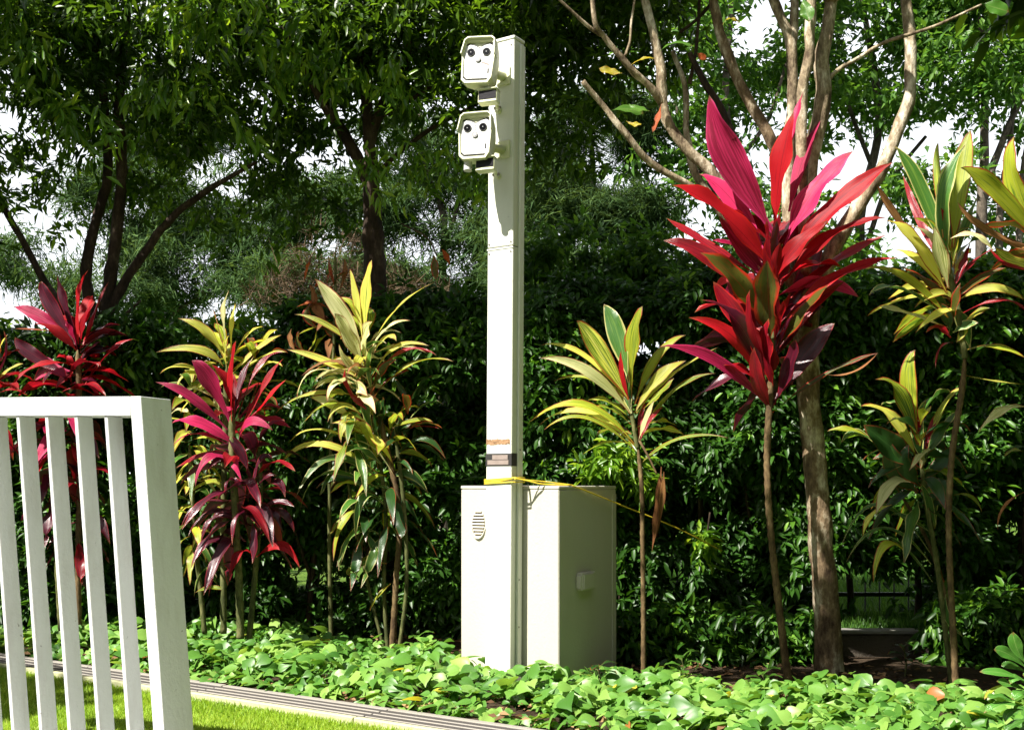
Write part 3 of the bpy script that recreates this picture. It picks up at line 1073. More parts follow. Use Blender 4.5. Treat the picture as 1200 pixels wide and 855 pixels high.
# loose white lead running down behind the pole edge
p0 = CO + AX * (CW * .78) + ZV * (CH + .002) - AY * .006
lead = thing('white_cable', 'thin pale cable dangling down the front of the cabinet beside the pole', 'cable', W(624, 569, 6.42))
cp = [W(625.5, 567, 6.395), W(622.5, 583, 6.40), W(620, 597, 6.40), W(617.5, 604, 6.41)]
pp, rad = smooth_path([(q, .0018) for q in cp], 3)
MB().tube(pp, rad, 5).obj('cord', 'lead_white', lead, True)

# ================================================================== WHITE METAL GATE PANEL (foreground left)
GY = 4.0
GA = R(20)
gate = thing('metal_railing', 'leaning pale grey metal railing panel with flat upright bars in the left foreground', 'railing', W(190, 1000, GY) * 1.0)
gd = Vector((-math.cos(GA), math.sin(GA), 0))         # along the panel, away to the left
gn = Vector((-math.sin(GA), -math.cos(GA), 0))        # lit face
TOP = W(165, 464, GY)                                 # top of the lit face's right edge
gu = None
# the panel leans back: its foot stands nearer than its head
foot_shift = gn * 1.0
ztop = TOP.z


def gp(s, d, z):
    """s along the panel from the end post, d depth behind the lit face, z height above ground"""
    h = (z - ztop)
    return Vector((TOP.x, TOP.y, 0)) + gd * s - gn * d + ZV * (z + s * 0.02) + Vector((-0.060, -0.030, 0)) * h


def gbox(s0, s1, d0, d1, z0, z1, name, mat='gate_paint', bev=.002):
    m = MB()
    vs = []
    m.box(Vector((0, 0, 0)), Vector((1, 0, 0)), Vector((0, 1, 0)), ZV, s1 - s0, d1 - d0, z1 - z0, bev)
    for v in m.v:
        vs.append(gp(s0 + v.x, d0 + v.y, z0 + v.z))
    m.v = vs
    return m.obj(name, mat, gate)


RH = 0.070
gbox(0.0, 0.049, 0.0, 0.172, 0.0, ztop, 'end_post')
gbox(0.0495, 1.9, 0.0, 0.150, ztop - RH, ztop - 0.0005, 'top_rail')
gbox(0.0495, 1.9, 0.0, 0.150, 0.06, 0.12, 'bottom_rail')
for k in range(12):
    s0 = 0.158 + k * 0.137
    gbox(s0, s0 + 0.016, 0.006, 0.088, 0.1205, ztop - RH - 0.0005, 'bar')

# ================================================================== TREES
XW = lambda x, y, Y: tuple(W(x, y, Y))


def blob(px, py, Y, rx, ry, rz, wt=None):
    c = W(px, py, Y)
    b = [c.x, c.y, c.z, rx, ry, rz]
    return tuple(b + ([wt] if wt else []))


# ---- left tree
t1 = thing('broadleaf_tree', 'dark many stemmed tree at the far left with stems spreading above the red cordylines', 'tree', W(112, 740, 8.6))
Y1 = 8.6
limb('trunk', [(108, 745, Y1, 30), (112, 600, Y1, 26), (114, 480, Y1, 25), (118, 420, Y1, 24), (124, 370, Y1, 22)], 'bark_dark', t1)
limb('limb', [(116, 430, Y1, 16), (108, 370, Y1, 14), (101, 317, Y1, 13), (112, 262, Y1, 12), (126, 205, Y1, 11), (122, 120, Y1, 10), (105, -30, Y1 - .2, 8)], 'bark_dark', t1)
limb('limb', [(122, 385, Y1, 18), (129, 331, Y1, 15), (138, 262, Y1, 14), (143, 200, Y1, 13), (140, 110, Y1, 11), (155, -40, Y1, 8)], 'bark_dark', t1)
limb('limb', [(124, 375, Y1, 13), (137, 346, Y1, 12), (167, 300, Y1, 10), (198, 258, Y1, 9), (240, 225, Y1 - .1, 7), (300, 190, Y1 - .3, 4)], 'bark_dark', t1)
limb('limb', [(110, 440, Y1, 10), (80, 372, Y1, 10), (52, 330, Y1, 9), (25, 280, Y1, 8), (-12, 215, Y1, 6)], 'bark_dark', t1)
limb('limb', [(121, 410, Y1, 7), (135, 382, Y1, 6), (150, 366, Y1, 4), (165, 352, Y1, 2)], 'bark_dark', t1)
B1 = [blob(60, 120, 8.7, 1.2, .9, .85), blob(-40, 40, 8.3, 1.2, .9, 1.0), blob(180, 60, 8.6, 1.2, .9, .85), (-5.6, 6.95, 4.95, 1.0, .5, .5, .42), (-4.0, 6.95, 4.95, 1.0, .5, .5, .42), (-2.7, 6.95, 4.9, .9, .5, .5, .42),  # clumps placed in metres lie above the view, added to shade the hedge
      blob(250, 190, 9.0, .8, .6, .55), blob(15, 235, 8.9, .6, .6, .45), blob(130, 180, 8.9, .7, .5, .45), blob(330, 110, 8.8, .9, .7, .7), blob(-120, 200, 8.0, .7, .8, .9),
      (-5.0, 7.3, 4.9, .8, .4, .4, .4)]
c = twigs(B1, 5000, 0.35)
g_ = nz(c, 3.8, 3.0)
c = c[((g_ > 0.15) | (c[:, 2] > 4.4)) & not_shading(c)]
p, d, nn, ln, wd = sprays(c, 11, .26, .105, .36, .55)
leaf_mass('crown', T_LANCE, p, d, nn, ln, wd, 'tree_leaf_dark', t1, np.clip(rng.random(len(p)) * .75 + .25 * (np.repeat(nz(c, 1.3, 5), 11) + .3), 0, 1))

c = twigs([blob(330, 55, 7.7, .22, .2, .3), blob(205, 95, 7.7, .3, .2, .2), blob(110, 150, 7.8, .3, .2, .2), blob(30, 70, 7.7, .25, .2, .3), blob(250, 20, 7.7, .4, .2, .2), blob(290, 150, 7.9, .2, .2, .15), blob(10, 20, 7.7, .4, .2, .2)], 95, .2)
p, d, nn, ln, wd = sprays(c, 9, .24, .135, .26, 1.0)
leaf_mass('sunlit_sprays', T_OVAL, p, d, nn, ln, wd, 'hedge_leaf_sunlit', t1)  # sunlit patches of the canopy, made with brighter coloured leaves

# ---- second tree, left of the pole
t2 = thing('broadleaf_tree', 'dark leaning tree left of the pole with forked brown trunk under a dense canopy', 'tree', W(445, 760, 8.5))
Y2 = 8.5
limb('trunk', [(452, 765, Y2, 34), (450, 600, Y2, 32), (446, 450, Y2, 31), (442, 350, Y2, 29), (438, 280, Y2, 25), (435, 212, Y2, 20)], 'bark_dark', t2, 12)
limb('limb', [(437, 225, Y2, 15), (412, 172, Y2, 14), (380, 123, Y2 - .1, 12), (344, 56, Y2 - .2, 9), (300, -20, Y2 - .3, 7)], 'bark_dark', t2)
limb('limb', [(435, 216, Y2, 16), (433, 159, Y2, 15), (428, 90, Y2, 13), (424, 40, Y2, 12), (430, -40, Y2, 9)], 'bark_dark', t2)
limb('limb', [(434, 165, Y2, 13), (451, 119, Y2, 12), (475, 79, Y2, 11), (480, 0, Y2, 10), (478, -60, Y2, 8)], 'bark_dark', t2)
limb('limb', [(437, 210, Y2, 7), (463, 183, Y2, 6), (511, 147, Y2 - .1, 5), (560, 122, Y2 - .2, 3)], 'bark_dark', t2)
limb('limb', [(440, 140, Y2, 6), (480, 118, Y2, 5), (520, 90, Y2 - .1, 4), (560, 60, Y2, 2)], 'bark_dark', t2)
B2 = [blob(330, 60, 8.6, .9, .8, .8), blob(440, 40, 8.8, 1.0, .8, .65), blob(540, 60, 8.5, 1.0, .8, .8), blob(650, 90, 8.2, .75, .8, .8), blob(690, 20, 8.2, .8, .8, .8),
      blob(380, 200, 9.0, .7, .5, .5), blob(520, 170, 9.0, .7, .5, .45), blob(320, 250, 9.0, .6, .5, .38), blob(650, 170, 8.4, .5, .6, .35),
      (-1.9, 6.95, 4.95, .9, .5, .5, .42), (-.8, 6.9, 4.95, .9, .5, .5, .42), (.3, 6.9, 4.95, .8, .5, .5, .42), blob(640, -60, 8.2, .9, .8, .5)]  # metre-placed clumps are unseen, added so the hedge falls in shade
c = twigs(B2, 5400, 0.35)
g_ = nz(c, 3.8, 8.0)
c = c[((g_ > 0.13) | (c[:, 2] > 4.4)) & not_shading(c)]
p, d, nn, ln, wd = sprays(c, 11, .26, .105, .38, .45)
leaf_mass('crown', T_LANCE, p, d, nn, ln, wd, 'tree_leaf_dark', t2, np.clip(rng.random(len(p)) * .7 + .2 * (np.repeat(nz(c, 1.3, 2), 11) + .3), 0, 1))

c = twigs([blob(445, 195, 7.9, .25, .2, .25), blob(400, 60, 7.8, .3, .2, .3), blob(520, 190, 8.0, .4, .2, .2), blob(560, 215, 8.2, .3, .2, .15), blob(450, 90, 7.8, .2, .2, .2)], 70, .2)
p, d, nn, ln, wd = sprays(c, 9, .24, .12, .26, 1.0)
leaf_mass('sunlit_sprays', T_OVAL, p, d, nn, ln, wd, 'hedge_leaf_sunlit', t2)  # sun on the near leaves is put into their brighter colour

# ---- pale barked tree on the right
t3 = thing('pale_barked_tree', 'pale mottled tree on the right whose trunk splits into many bare curving limbs', 'tree', W(970, 792, 6.75))
Y3 = 6.75
limb('trunk', [(974, 800, Y3, 36), (970, 740, Y3, 31), (963, 650, Y3, 28), (958, 580, Y3, 27), (950, 490, Y3, 26), (945, 410, Y3, 26), (946, 340, Y3, 30)], 'bark_trunk_pale', t3, 14, .10)
LP = 'bark_pale'
limb('limb', [(946, 350, Y3, 24), (943, 270, Y3, 21), (950, 187, Y3, 20), (965, 117, Y3, 18), (963, 70, Y3, 17), (971, 23, Y3, 15), (980, -60, Y3, 13)], LP, t3, 10)
limb('limb', [(945, 345, Y3, 18), (925, 260, Y3 + .1, 15), (925, 180, Y3 + .1, 14), (928, 126, Y3 + .1, 13), (928, 58, Y3 + .1, 13), (919, 29, Y3 + .1, 12), (898, -20, Y3 + .1, 11)], LP, t3, 10)
limb('limb', [(928, 60, Y3 + .1, 10), (931, 20, Y3 + .1, 10), (928, -50, Y3 + .1, 9)], LP, t3, 9)
limb('limb', [(946, 330, Y3 - .1, 15), (940, 220, Y3 - .1, 13), (940, 110, Y3 - .1, 13), (949, 58, Y3 - .1, 12), (951, -40, Y3 - .1, 11)], LP, t3, 10)
limb('limb', [(946, 335, Y3, 20), (928, 230, Y3 + .2, 15), (905, 167, Y3 + .2, 14), (872, 108, Y3 + .2, 13), (849, 55, Y3 + .2, 12), (828, -30, Y3 + .2, 11)], 'bark_trunk_pale', t3, 10)
limb('limb', [(948, 350, Y3, 22), (990, 268, Y3, 18), (1034, 196, Y3, 15), (1053, 152, Y3, 15), (1066, 111, Y3, 14), (1067, 58, Y3, 14), (1061, 0, Y3, 12), (1056, -60, Y3, 11)], LP, t3, 10)
limb('limb', [(944, 350, Y3, 18), (888, 280, Y3, 15), (836, 206, Y3, 13), (805, 175, Y3, 12), (781, 140, Y3, 12), (775, 108, Y3, 12), (774, 76, Y3, 11), (764, 35, Y3, 10), (750, -20, Y3, 9)], LP, t3, 10)
limb('limb', [(776, 122, Y3, 10), (760, 100, Y3 - .05, 9), (737, 79, Y3 - .1, 8), (708, 44, Y3 - .15, 7), (697, 24, Y3 - .2, 6), (693, -30, Y3 - .2, 5)], LP, t3, 9)
limb('limb', [(704, 42, Y3 - .15, 4.5), (680, 23, Y3 - .2, 4), (650, -6, Y3 - .25, 3)], LP, t3, 8)
limb('limb', [(732, 66, Y3 - .1, 3.5), (738, 48, Y3 - .1, 3), (740, 24, Y3 - .1, 3), (745, -10, Y3 - .1, 2.5)], LP, t3, 7)
limb('limb', [(942, 350, Y3, 15), (870, 262, Y3 - .1, 10), (812, 220, Y3 - .2, 8), (764, 192, Y3 - .25, 8), (732, 155, Y3 - .3, 8), (708, 126, Y3 - .3, 7), (683, 95, Y3 - .35, 6)], LP, t3, 9)
limb('limb', [(966, 108, Y3, 5), (978, 86, Y3, 5), (1007, 67, Y3, 4.5), (1036, 50, Y3 - .1, 4), (1068, 40, Y3 - .2, 4), (1100, 29, Y3 - .2, 3.5), (1150, 6, Y3 - .2, 3)], LP, t3, 8)
limb('limb', [(856, 262, Y3 + .4, 12), (818, 210, Y3 + .4, 10), (805, 160, Y3 + .4, 8), (804, 117, Y3 + .4, 7), (799, 88, Y3 + .4, 6), (788, 60, Y3 + .4, 5)], LP, t3, 8)
limb('limb', [(808, 98, Y3 + .4, 5), (815, 64, Y3 + .3, 4), (818, 30, Y3 + .3, 4), (820, -20, Y3 + .3, 3.5)], 'bark_dark', t3, 8)
limb('limb', [(872, 190, Y3 + .3, 9), (846, 130, Y3 + .3, 9), (828, 100, Y3 + .3, 8), (808, 62, Y3 + .3, 6)], 'bark_dark', t3, 8)
limb('limb', [(797, 38, Y3 + .3, 4), (815, 24, Y3 + .3, 4), (836, 2, Y3 + .3, 4)], 'bark_dark', t3, 8)
leaves_px(t3, [(715, 130, 735, 128, 754, 133, 17, 'big_leaf', 0.2), (737, 122, 748, 128, 762, 130, 17, 'big_leaf', -.4),
               (740, 76, 752, 70, 768, 68, 11, 'big_leaf_yellow', -.3), (729, 86, 716, 84, 702, 80, 11, 'big_leaf_yellow', .2),
               (775, 122, 771, 138, 765, 155, 10, 'orange', -.2), (774, 60, 790, 51, 812, 54, 14, 'big_leaf', -.3),
               (817, 62, 822, 66, 828, 69, 9, 'orange', 0), (734, 142, 743, 146, 752, 145, 8, 'big_leaf_yellow', -.2),
               (1150, 4, 1166, 9, 1182, 14, 22, 'big_leaf', -.2), (940, -2, 945, 12, 948, 26, 18, 'big_leaf', -.3), (868, 28, 856, 22, 846, 30, 10, 'big_leaf_yellow', .2)],
          0, 0, 1, Y3 - .15, shape='oval', fold=.2)
B3 = [(-.2, 6.7, 5.0, 1.0, .5, .5, .7), (1.0, 6.7, 5.0, 1.0, .5, .5, .7), (2.4, 6.7, 5.0, 1.0, .5, .5, .7), blob(950, -230, 6.9, 1.5, 1.0, .65), blob(780, -160, 6.9, 1.1, .9, .5), blob(1120, -200, 6.8, 1.2, 1.0, .7), blob(1320, -130, 7.0, 1.0, 1.1, .9), blob(950, -420, 7.0, 2.0, 1.3, .6)]  # crown above the view, added to keep the hedge in shade
c = twigs(B3, 2300, 0.3)
c = c[not_shading(c, .02, 4.5, 6.7)]
shade_bough = twigs([(x, 4.32, 4.5, .75, .28, .18) for x in (-1.3, -.6, .1, .8)], 260, .2)      # unseen bough added to shade the back of the bed and the wall
c = np.concatenate([c, shade_bough])
p, d, nn, ln, wd = sprays(c, 9, .32, .20, .36, .5)
leaf_mass('crown', T_OVAL, p, d, nn, ln, wd, 'tree_leaf_dark', t3)
pp, rad = smooth_path([(W(975, 0, Y3), .05), (Vector((1.5, 5.8, 4.9)), .04), (Vector((.8, 4.8, 4.6)), .03), (Vector((-1.2, 4.3, 4.5)), .012)], 4)
MB().tube(pp, rad, 7).obj('limb', 'bark_pale', t3, True)  # unseen limb added to carry the shading bough


# ---- far trees
def far_tree(label, trunkpts, blobs, n, per, L, wid, mat, tmpl, thr, seed, bark_='bark_far', extra=None, rad=.5, droop=.25, name='background_tree'):
    x, y, Y, wd = trunkpts[0]
    t = thing(name, label, 'tree', W(x, y, Y), 'trees beyond the hedge')
    limb('trunk', [(x, HY + 1.03 * F / Y, Y, wd * 1.15)] + trunkpts, bark_, t, 8)
    for e_ in (extra or []):
        limb('limb', e_, bark_, t, 7)
    c = twigs(blobs, n, .35)
    g_ = nz(c, 1.1, seed)
    c = c[g_ > thr]
    p, d, nn, ln, w_ = sprays(c, per, rad, L, wid, droop)
    leaf_mass('crown', tmpl, p, d, nn, ln, w_, mat, t, np.clip(rng.random(len(p)) * .8 + .3 * np.repeat(nz(c, .8, seed), per) + .1, 0, 1))
    return t


far_tree('bright green leafy tree behind the red cordyline with sky gaps between its clumps', [(860, 560, 15, 16), (850, 400, 15, 14), (868, 250, 15, 12), (850, 120, 15, 9), (860, -20, 15, 6)],
         [blob(800, 60, 15, 1.0, 1.2, 1.0), blob(890, 40, 15.5, 1.1, 1.2, .9), blob(760, 230, 15, .9, 1.0, .6), blob(850, 160, 15, .9, 1.0, .6), blob(900, 260, 15, .9, 1, .5), blob(830, -80, 15, 1.6, 1.2, .8)],
         1500, 16, .15, .42, 'tree_leaf_far', T_LANCE, -.02, 11, extra=[[(866, 260, 15, 8), (820, 200, 15, 6), (790, 120, 15, 4)], [(856, 200, 15, 7), (900, 140, 15, 5), (925, 60, 15, 3)]])
far_tree('broad bright green tree at upper right behind the pale limbs', [(1018, 560, 16, 14), (1015, 400, 16, 13), (1008, 260, 16, 11), (1030, 140, 16, 9), (1010, 0, 16, 6)],
         [blob(1010, 40, 16, 1.2, 1.2, .9), blob(1000, 130, 16, .9, 1.2, .45), blob(1060, 90, 16, .8, 1, .8), blob(1020, 240, 16, 1.2, 1, .5), blob(940, 300, 16, 1.0, 1, .4), blob(1040, -80, 16, 1.5, 1.2, .8), blob(1080, 330, 16, 1.2, 1, .4)],
         1500, 16, .16, .42, 'tree_leaf_far', T_LANCE, -.03, 21, extra=[[(1012, 300, 16, 7), (1040, 220, 16, 6), (1085, 160, 16, 4)], [(1020, 190, 16, 6), (990, 110, 16, 5), (980, 40, 16, 3)]])
far_tree('leafy tree with leaning dark stems at the far right edge behind the striped cordyline', [(1152, 560, 15, 15), (1150, 400, 15, 14), (1150, 250, 15, 12), (1154, 160, 15, 10), (1150, 20, 15, 7)],
         [blob(1150, 60, 15, .9, 1.2, .9), blob(1200, 110, 15, .9, 1.2, .7), blob(1110, 200, 15.5, .7, 1, .35), blob(1220, -30, 15, 1.2, 1.2, .8), blob(1120, -60, 15, 1.2, 1.2, .7), blob(1190, 250, 15, 1.0, 1, .3)],
         1200, 16, .15, .42, 'tree_leaf_far', T_LANCE, -.04, 31, extra=[[(1150, 240, 15, 10), (1166, 190, 15, 9), (1190, 130, 15, 7), (1230, 60, 15, 5)], [(1172, 330, 15, 9), (1172, 240, 15, 8), (1182, 180, 15, 7), (1190, 100, 15, 5)],
                                                                     [(1196, 340, 15, 8), (1195, 240, 15, 8), (1205, 160, 15, 6)]])
far_tree('slender tree behind the pole whose thin trunk shows right of it', [(692, 560, 15, 9), (693, 400, 15, 8), (696, 250, 15, 8), (690, 120, 15, 6)],
         [blob(660, 230, 15, .7, .9, .45), blob(720, 250, 15, .9, .9, .45), blob(640, 320, 15, .8, .9, .4), blob(740, 330, 15, .9, .9, .35), blob(700, 150, 15, .9, .9, .5)],
         2600, 50, .15, .11, 'needle_far', T_NEEDLE, -.08, 41, extra=[[(664, 420, 15, 7), (665, 300, 15, 6), (668, 200, 15, 5)], [(694, 300, 15, 5), (720, 240, 15, 3)]], rad=.45)
far_tree('feathery casuarina tree seen between the first two dark tree trunks', [(205, 560, 18, 10), (206, 400, 18, 10), (192, 350, 18, 8), (200, 200, 18, 6), (205, 60, 18, 4)],
         [blob(180, 240, 18, 1.4, 1.2, .8), blob(250, 300, 18, 1.5, 1.2, .55), blob(60, 300, 18, 1.3, 1.2, .5), blob(150, 350, 18, 1.4, 1.2, .35), blob(300, 240, 18, 1.3, 1.2, .6), blob(200, 150, 18, 1.2, 1.0, .6)],
         3000, 40, .20, .12, 'needle_far', T_NEEDLE, .03, 51, extra=[[(198, 370, 18, 5), (240, 340, 18, 4), (270, 300, 18, 2)], [(203, 380, 18, 4), (160, 330, 18, 3), (120, 300, 18, 2)]], rad=.6, name='casuarina_tree')
far_tree('feathery casuarina tree behind the second dark trunk with brownish dry twigs', [(520, 560, 17, 11), (515, 400, 17, 10), (520, 260, 17, 9), (500, 200, 17, 7), (490, 100, 17, 4)],
         [blob(350, 330, 17, 1.5, 1.2, .35), blob(480, 330, 17, 1.6, 1.2, .4), blob(540, 250, 17, 1.2, 1.2, .6), blob(400, 250, 17, 1.4, 1.2, .6), blob(600, 300, 17, 1.2, 1.2, .5), blob(470, 180, 17, 1.2, 1.0, .5)],
         3000, 40, .20, .12, 'needle_far', T_NEEDLE, .01, 61, extra=[[(518, 300, 17, 6), (540, 230, 17, 5), (550, 180, 17, 3)], [(516, 360, 17, 4), (450, 320, 17, 3), (400, 300, 17, 2)]], rad=.6, name='casuarina_tree')
# dry twiggy scrub behind the second trunk
scrub = thing('dry_scrub', 'brown dry twiggy scrub behind the trunk above the hedge left of the pole', 'shrub', W(370, 560, 13))
limb('stem', [(350, 560, 13, 6), (345, 440, 13, 5), (340, 340, 13, 2)], 'bark_far', scrub, 6)
limb('stem', [(420, 560, 13, 6), (425, 440, 13, 5), (415, 340, 13, 2)], 'bark_far', scrub, 6)
c = twigs([blob(330, 345, 13, .5, .6, .22), blob(440, 340, 13, .7, .6, .24), blob(490, 345, 13, .5, .6, .2), blob(380, 300, 13, .6, .5, .3)], 130, .2)
p, d, nn, ln, wd = sprays(c, 16, .3, .26, .045, .1, .7)
leaf_mass('twigs', T_NEEDLE, p, d, nn, ln, wd, 'twig_dry', scrub)
# unseen trees added around the viewer to cut the sky light on shaded faces
for i, (x, y, h_, r_, lab) in enumerate([(5.6, 6.6, 6.5, 1.9, 'added light blocking tree just outside the right edge beside the hedge'), (6.0, 3.0, 8.0, 2.4, 'added light blocking tree to the right, outside the view, next to the glossy shrub'),
                                       (6.4, -1.2, 9.5, 2.8, 'added light blocking tree to the right, level with the viewer'), (4.6, -5.2, 9.5, 2.9, 'added light blocking tree behind and right of the viewer'),
                                       (0.8, -7.0, 9.5, 3.0, 'added light blocking tree straight behind the viewer'), (9.0, 1.5, 11.0, 3.2, 'tallest added light blocking tree in the second row far to the right'),
                                       (-9.2, 2.6, 8.0, 2.6, 'added light blocking tree outside the view to the left, across the lawn'), (-8.0, -3.8, 8.5, 2.8, 'added light blocking tree behind and left of the viewer'),
                                       (-3.6, -7.6, 8.5, 2.8, 'added light blocking tree behind the viewer, a little to the left'), (-8.2, 8.6, 7.0, 2.4, 'added light blocking tree outside the left edge in line with the hedge')]):
    t = thing('sky_blocker_tree', lab, 'tree', (x, y, 0), 'unseen trees added to cut sky light')
    pp, rad = smooth_path([(Vector((x, y, -.1)), .16), (Vector((x + .1, y, h_ * .4)), .12), (Vector((x, y + .1, h_ * .8)), .05)], 4)
    MB().tube(pp, rad, 8).obj('trunk', 'bark_dark', t, True)
    c = twigs([(x, y, h_ * .62, r_, r_, h_ * .40), (x, y, h_ * .25, r_ * .95, r_ * .95, h_ * .27)], 1300, .75)
    c = c[(np.abs(c[:, 0]) > c[:, 1] * .50 + .25) | (c[:, 1] < -.5)]
    p, d, nn, ln, wd = sprays(c, 10, .55, .38, .5, .3)
    leaf_mass('crown', T_LANCE, p, d, nn, ln, wd, 'tree_leaf_dark', t)
# a wood in the distance that closes the view low down
c = twigs([(x, 34 + 4 * random.random(), 1.8 + random.random(), 4.5, 3, 2.2 + 1.2 * random.random()) for x in range(-30, 34, 5)], 5200, .6)
p, d, nn, ln, wd = sprays(c, 12, .9, .42, .5, .2)
o = leaf_mass('distant_wood', T_LANCE, p, d, nn, ln, wd, 'tree_leaf_far')
o['kind'] = 'stuff'
o['label'] = 'distant green wood low on the horizon behind the hedge'

# ================================================================== HEDGE
def hedge(label, x0, x1, ytop, yb, n, mat, seed, bright=0.0, L=.085, thick=.5, Yc=8.2, gaps=(), zbase=0.0):
    """x0..x1 in photo columns; ytop(px) row of the top"""
    h = thing('hedge', label, 'hedge', W((x0 + x1) / 2, 740, Yc), 'sections of the tall hedge')
    base = h.location.copy()
    px = rng.uniform(x0, x1, n)
    X0 = (px - 600) / F * Yc
    top = np.array([EYE + (HY - ytop(v)) / F * Yc for v in px])
    u = rng.random(n)
    zlo = zbase
    Z = zlo + (top - zlo) * u ** 0.85
    bulge = 0.16 * nz(np.stack([X0 * 1.0, np.zeros(n), Z], 1), 1.7, seed) * 2
    dep = rng.random(n) ** 1.6
    Yv = Yc - .12 - bulge + dep * thick
    c = np.stack([X0 + rng.normal(size=n) * .02, Yv, Z + rng.normal(size=n) * .05], 1)
    g_ = nz(c, 3.0, seed + 3)
    keep = (g_ > -.25)
    for (ga, gb, gt, gbm) in gaps:
        zt, zb = EYE + (HY - gt) / F * Yc, EYE + (HY - gbm) / F * Yc
        jit = rng.normal(size=n) * 8
        keep &= ~((px + jit > ga) & (px + jit < gb) & (Z < zt) & (rng.random(n) < .985))
    c = c[keep]
    per = 9
    big = nz(c, 1.35, seed + 9)
    c = c[(big > -.28) | (c[:, 1] > Yc + .1)]
    p, d, nn, ln, wd = sprays(c, per, .15, L * 1.12, .36, .45, .45)
    # leaves tend to face outwards
    nn = unit(nn + np.array([-.15, -.55, .35]) * 1.0)
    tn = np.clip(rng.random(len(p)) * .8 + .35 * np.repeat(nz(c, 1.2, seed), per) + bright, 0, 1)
    lit = (rng.random(len(c)) < .16) & (nz(c, 2.0, seed + 4) > -.05) & (c[:, 2] > .9)  # sunlit sprays put into the leaf tint, only above the hedge foot
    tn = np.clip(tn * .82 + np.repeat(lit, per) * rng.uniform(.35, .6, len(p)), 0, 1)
    leaf_mass('foliage', T_OVAL, p, d, nn, ln, wd, mat, h, tn)
    k = max(3, int((x1 - x0) / 55))
    for i in range(k):
        px_ = x0 + (i + .5 + random.uniform(-.3, .3)) * (x1 - x0) / k
        sx = random.uniform(-25, 25)
        limb('stem', [(px_, 742, Yc + .1, 9), (px_ + sx * .3, 660, Yc + .1, 7), (px_ + sx, 560, Yc + .1, 6), (px_ + sx * 1.8, 480, Yc + .1, 3)], 'bark_dark', h, 6)
        limb('stem', [(px_ + sx * .2, 680, Yc + .1, 5), (px_ - sx, 600, Yc, 4), (px_ - 1.6 * sx, 520, Yc, 2)], 'bark_dark', h, 6)
    return h


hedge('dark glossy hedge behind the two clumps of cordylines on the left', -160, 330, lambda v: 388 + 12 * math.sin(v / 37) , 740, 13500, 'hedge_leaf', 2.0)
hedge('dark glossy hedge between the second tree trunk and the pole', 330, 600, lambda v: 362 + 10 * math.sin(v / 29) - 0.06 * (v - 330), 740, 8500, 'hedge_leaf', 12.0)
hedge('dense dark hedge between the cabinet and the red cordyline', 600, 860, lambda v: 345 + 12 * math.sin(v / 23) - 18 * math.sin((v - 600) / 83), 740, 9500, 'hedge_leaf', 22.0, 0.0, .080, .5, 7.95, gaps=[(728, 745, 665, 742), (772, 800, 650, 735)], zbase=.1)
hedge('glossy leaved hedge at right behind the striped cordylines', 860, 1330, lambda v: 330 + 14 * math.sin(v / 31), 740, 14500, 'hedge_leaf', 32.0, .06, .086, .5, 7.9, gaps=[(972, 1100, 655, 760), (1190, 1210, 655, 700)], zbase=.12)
def low_shrub(label, x0, x1, Yc, top, n):
    h = thing('low_shrub', label, 'shrub', W((x0 + x1) / 2, 780, Yc), 'low shrubs in front of the wall')
    h.location.z = 0
    px = rng.uniform(x0, x1, n)
    q = rng.random(n)
    c = np.stack([(px - 600) / F * Yc, Yc + rng.normal(size=n) * .07, .02 + q * (EYE + (HY - top) / F * Yc) * (1 + .5 * nz(np.stack([px / 60, px * 0, px * 0], 1), 1.0, 3))], 1)
    p, d, nn, ln, wd = sprays(c, 9, .14, .095, .36, .6, .5)
    leaf_mass('foliage', T_OVAL, p, d, nn, ln, wd, 'hedge_leaf', h)
    for k in range(4):
        xx = (x0 + (k + .5) * (x1 - x0) / 4 - 600) / F * Yc
        MB().tube([Vector((xx, Yc, -.03)), Vector((xx + .02, Yc, .12)), Vector((xx - .02, Yc, .28))], [.008, .007, .004], 6).obj('stem', 'bark_dark', h)


low_shrub('low dark shrub hiding the wall right of the cabinet', 722, 845, 7.1, 715, 330)
low_shrub('low dark shrub hiding the wall behind the tall red cordyline cane', 850, 962, 7.1, 712, 330)
low_shrub('low dark shrub hiding the wall at the far right behind the glossy corner plant', 1092, 1290, 7.1, 700, 620)
# shrub tops behind the hedge; the brightest have sunlight put into their colour
def back_shrub(label, blobs, n, mat, L=.09, thr=-.2, seed=1.0):
    b0 = blobs[0]
    h = thing('garden_shrub', label, 'shrub', (b0[0], b0[1], WZ), 'shrubs behind the hedge')
    c = twigs(blobs, n, .5)
    c = c[nz(c, 2.2, seed) > thr]
    p, d, nn, ln, wd = sprays(c, 10, .16, L, .42, .2, .5)
    leaf_mass('foliage', T_OVAL, p, d, nn, ln, wd, mat, h)
    for k in range(3):
        x = b0[0] + random.uniform(-.3, .3)
        pp, rad = smooth_path([(Vector((x, b0[1], WZ - .05)), .03), (Vector((x + .05, b0[1], 1.0)), .02), (Vector((x + random.uniform(-.3, .3), b0[1], b0[2])), .01)], 4)
        MB().tube(pp, rad, 7).obj('stem', 'bark_dark', h, True)
    return h


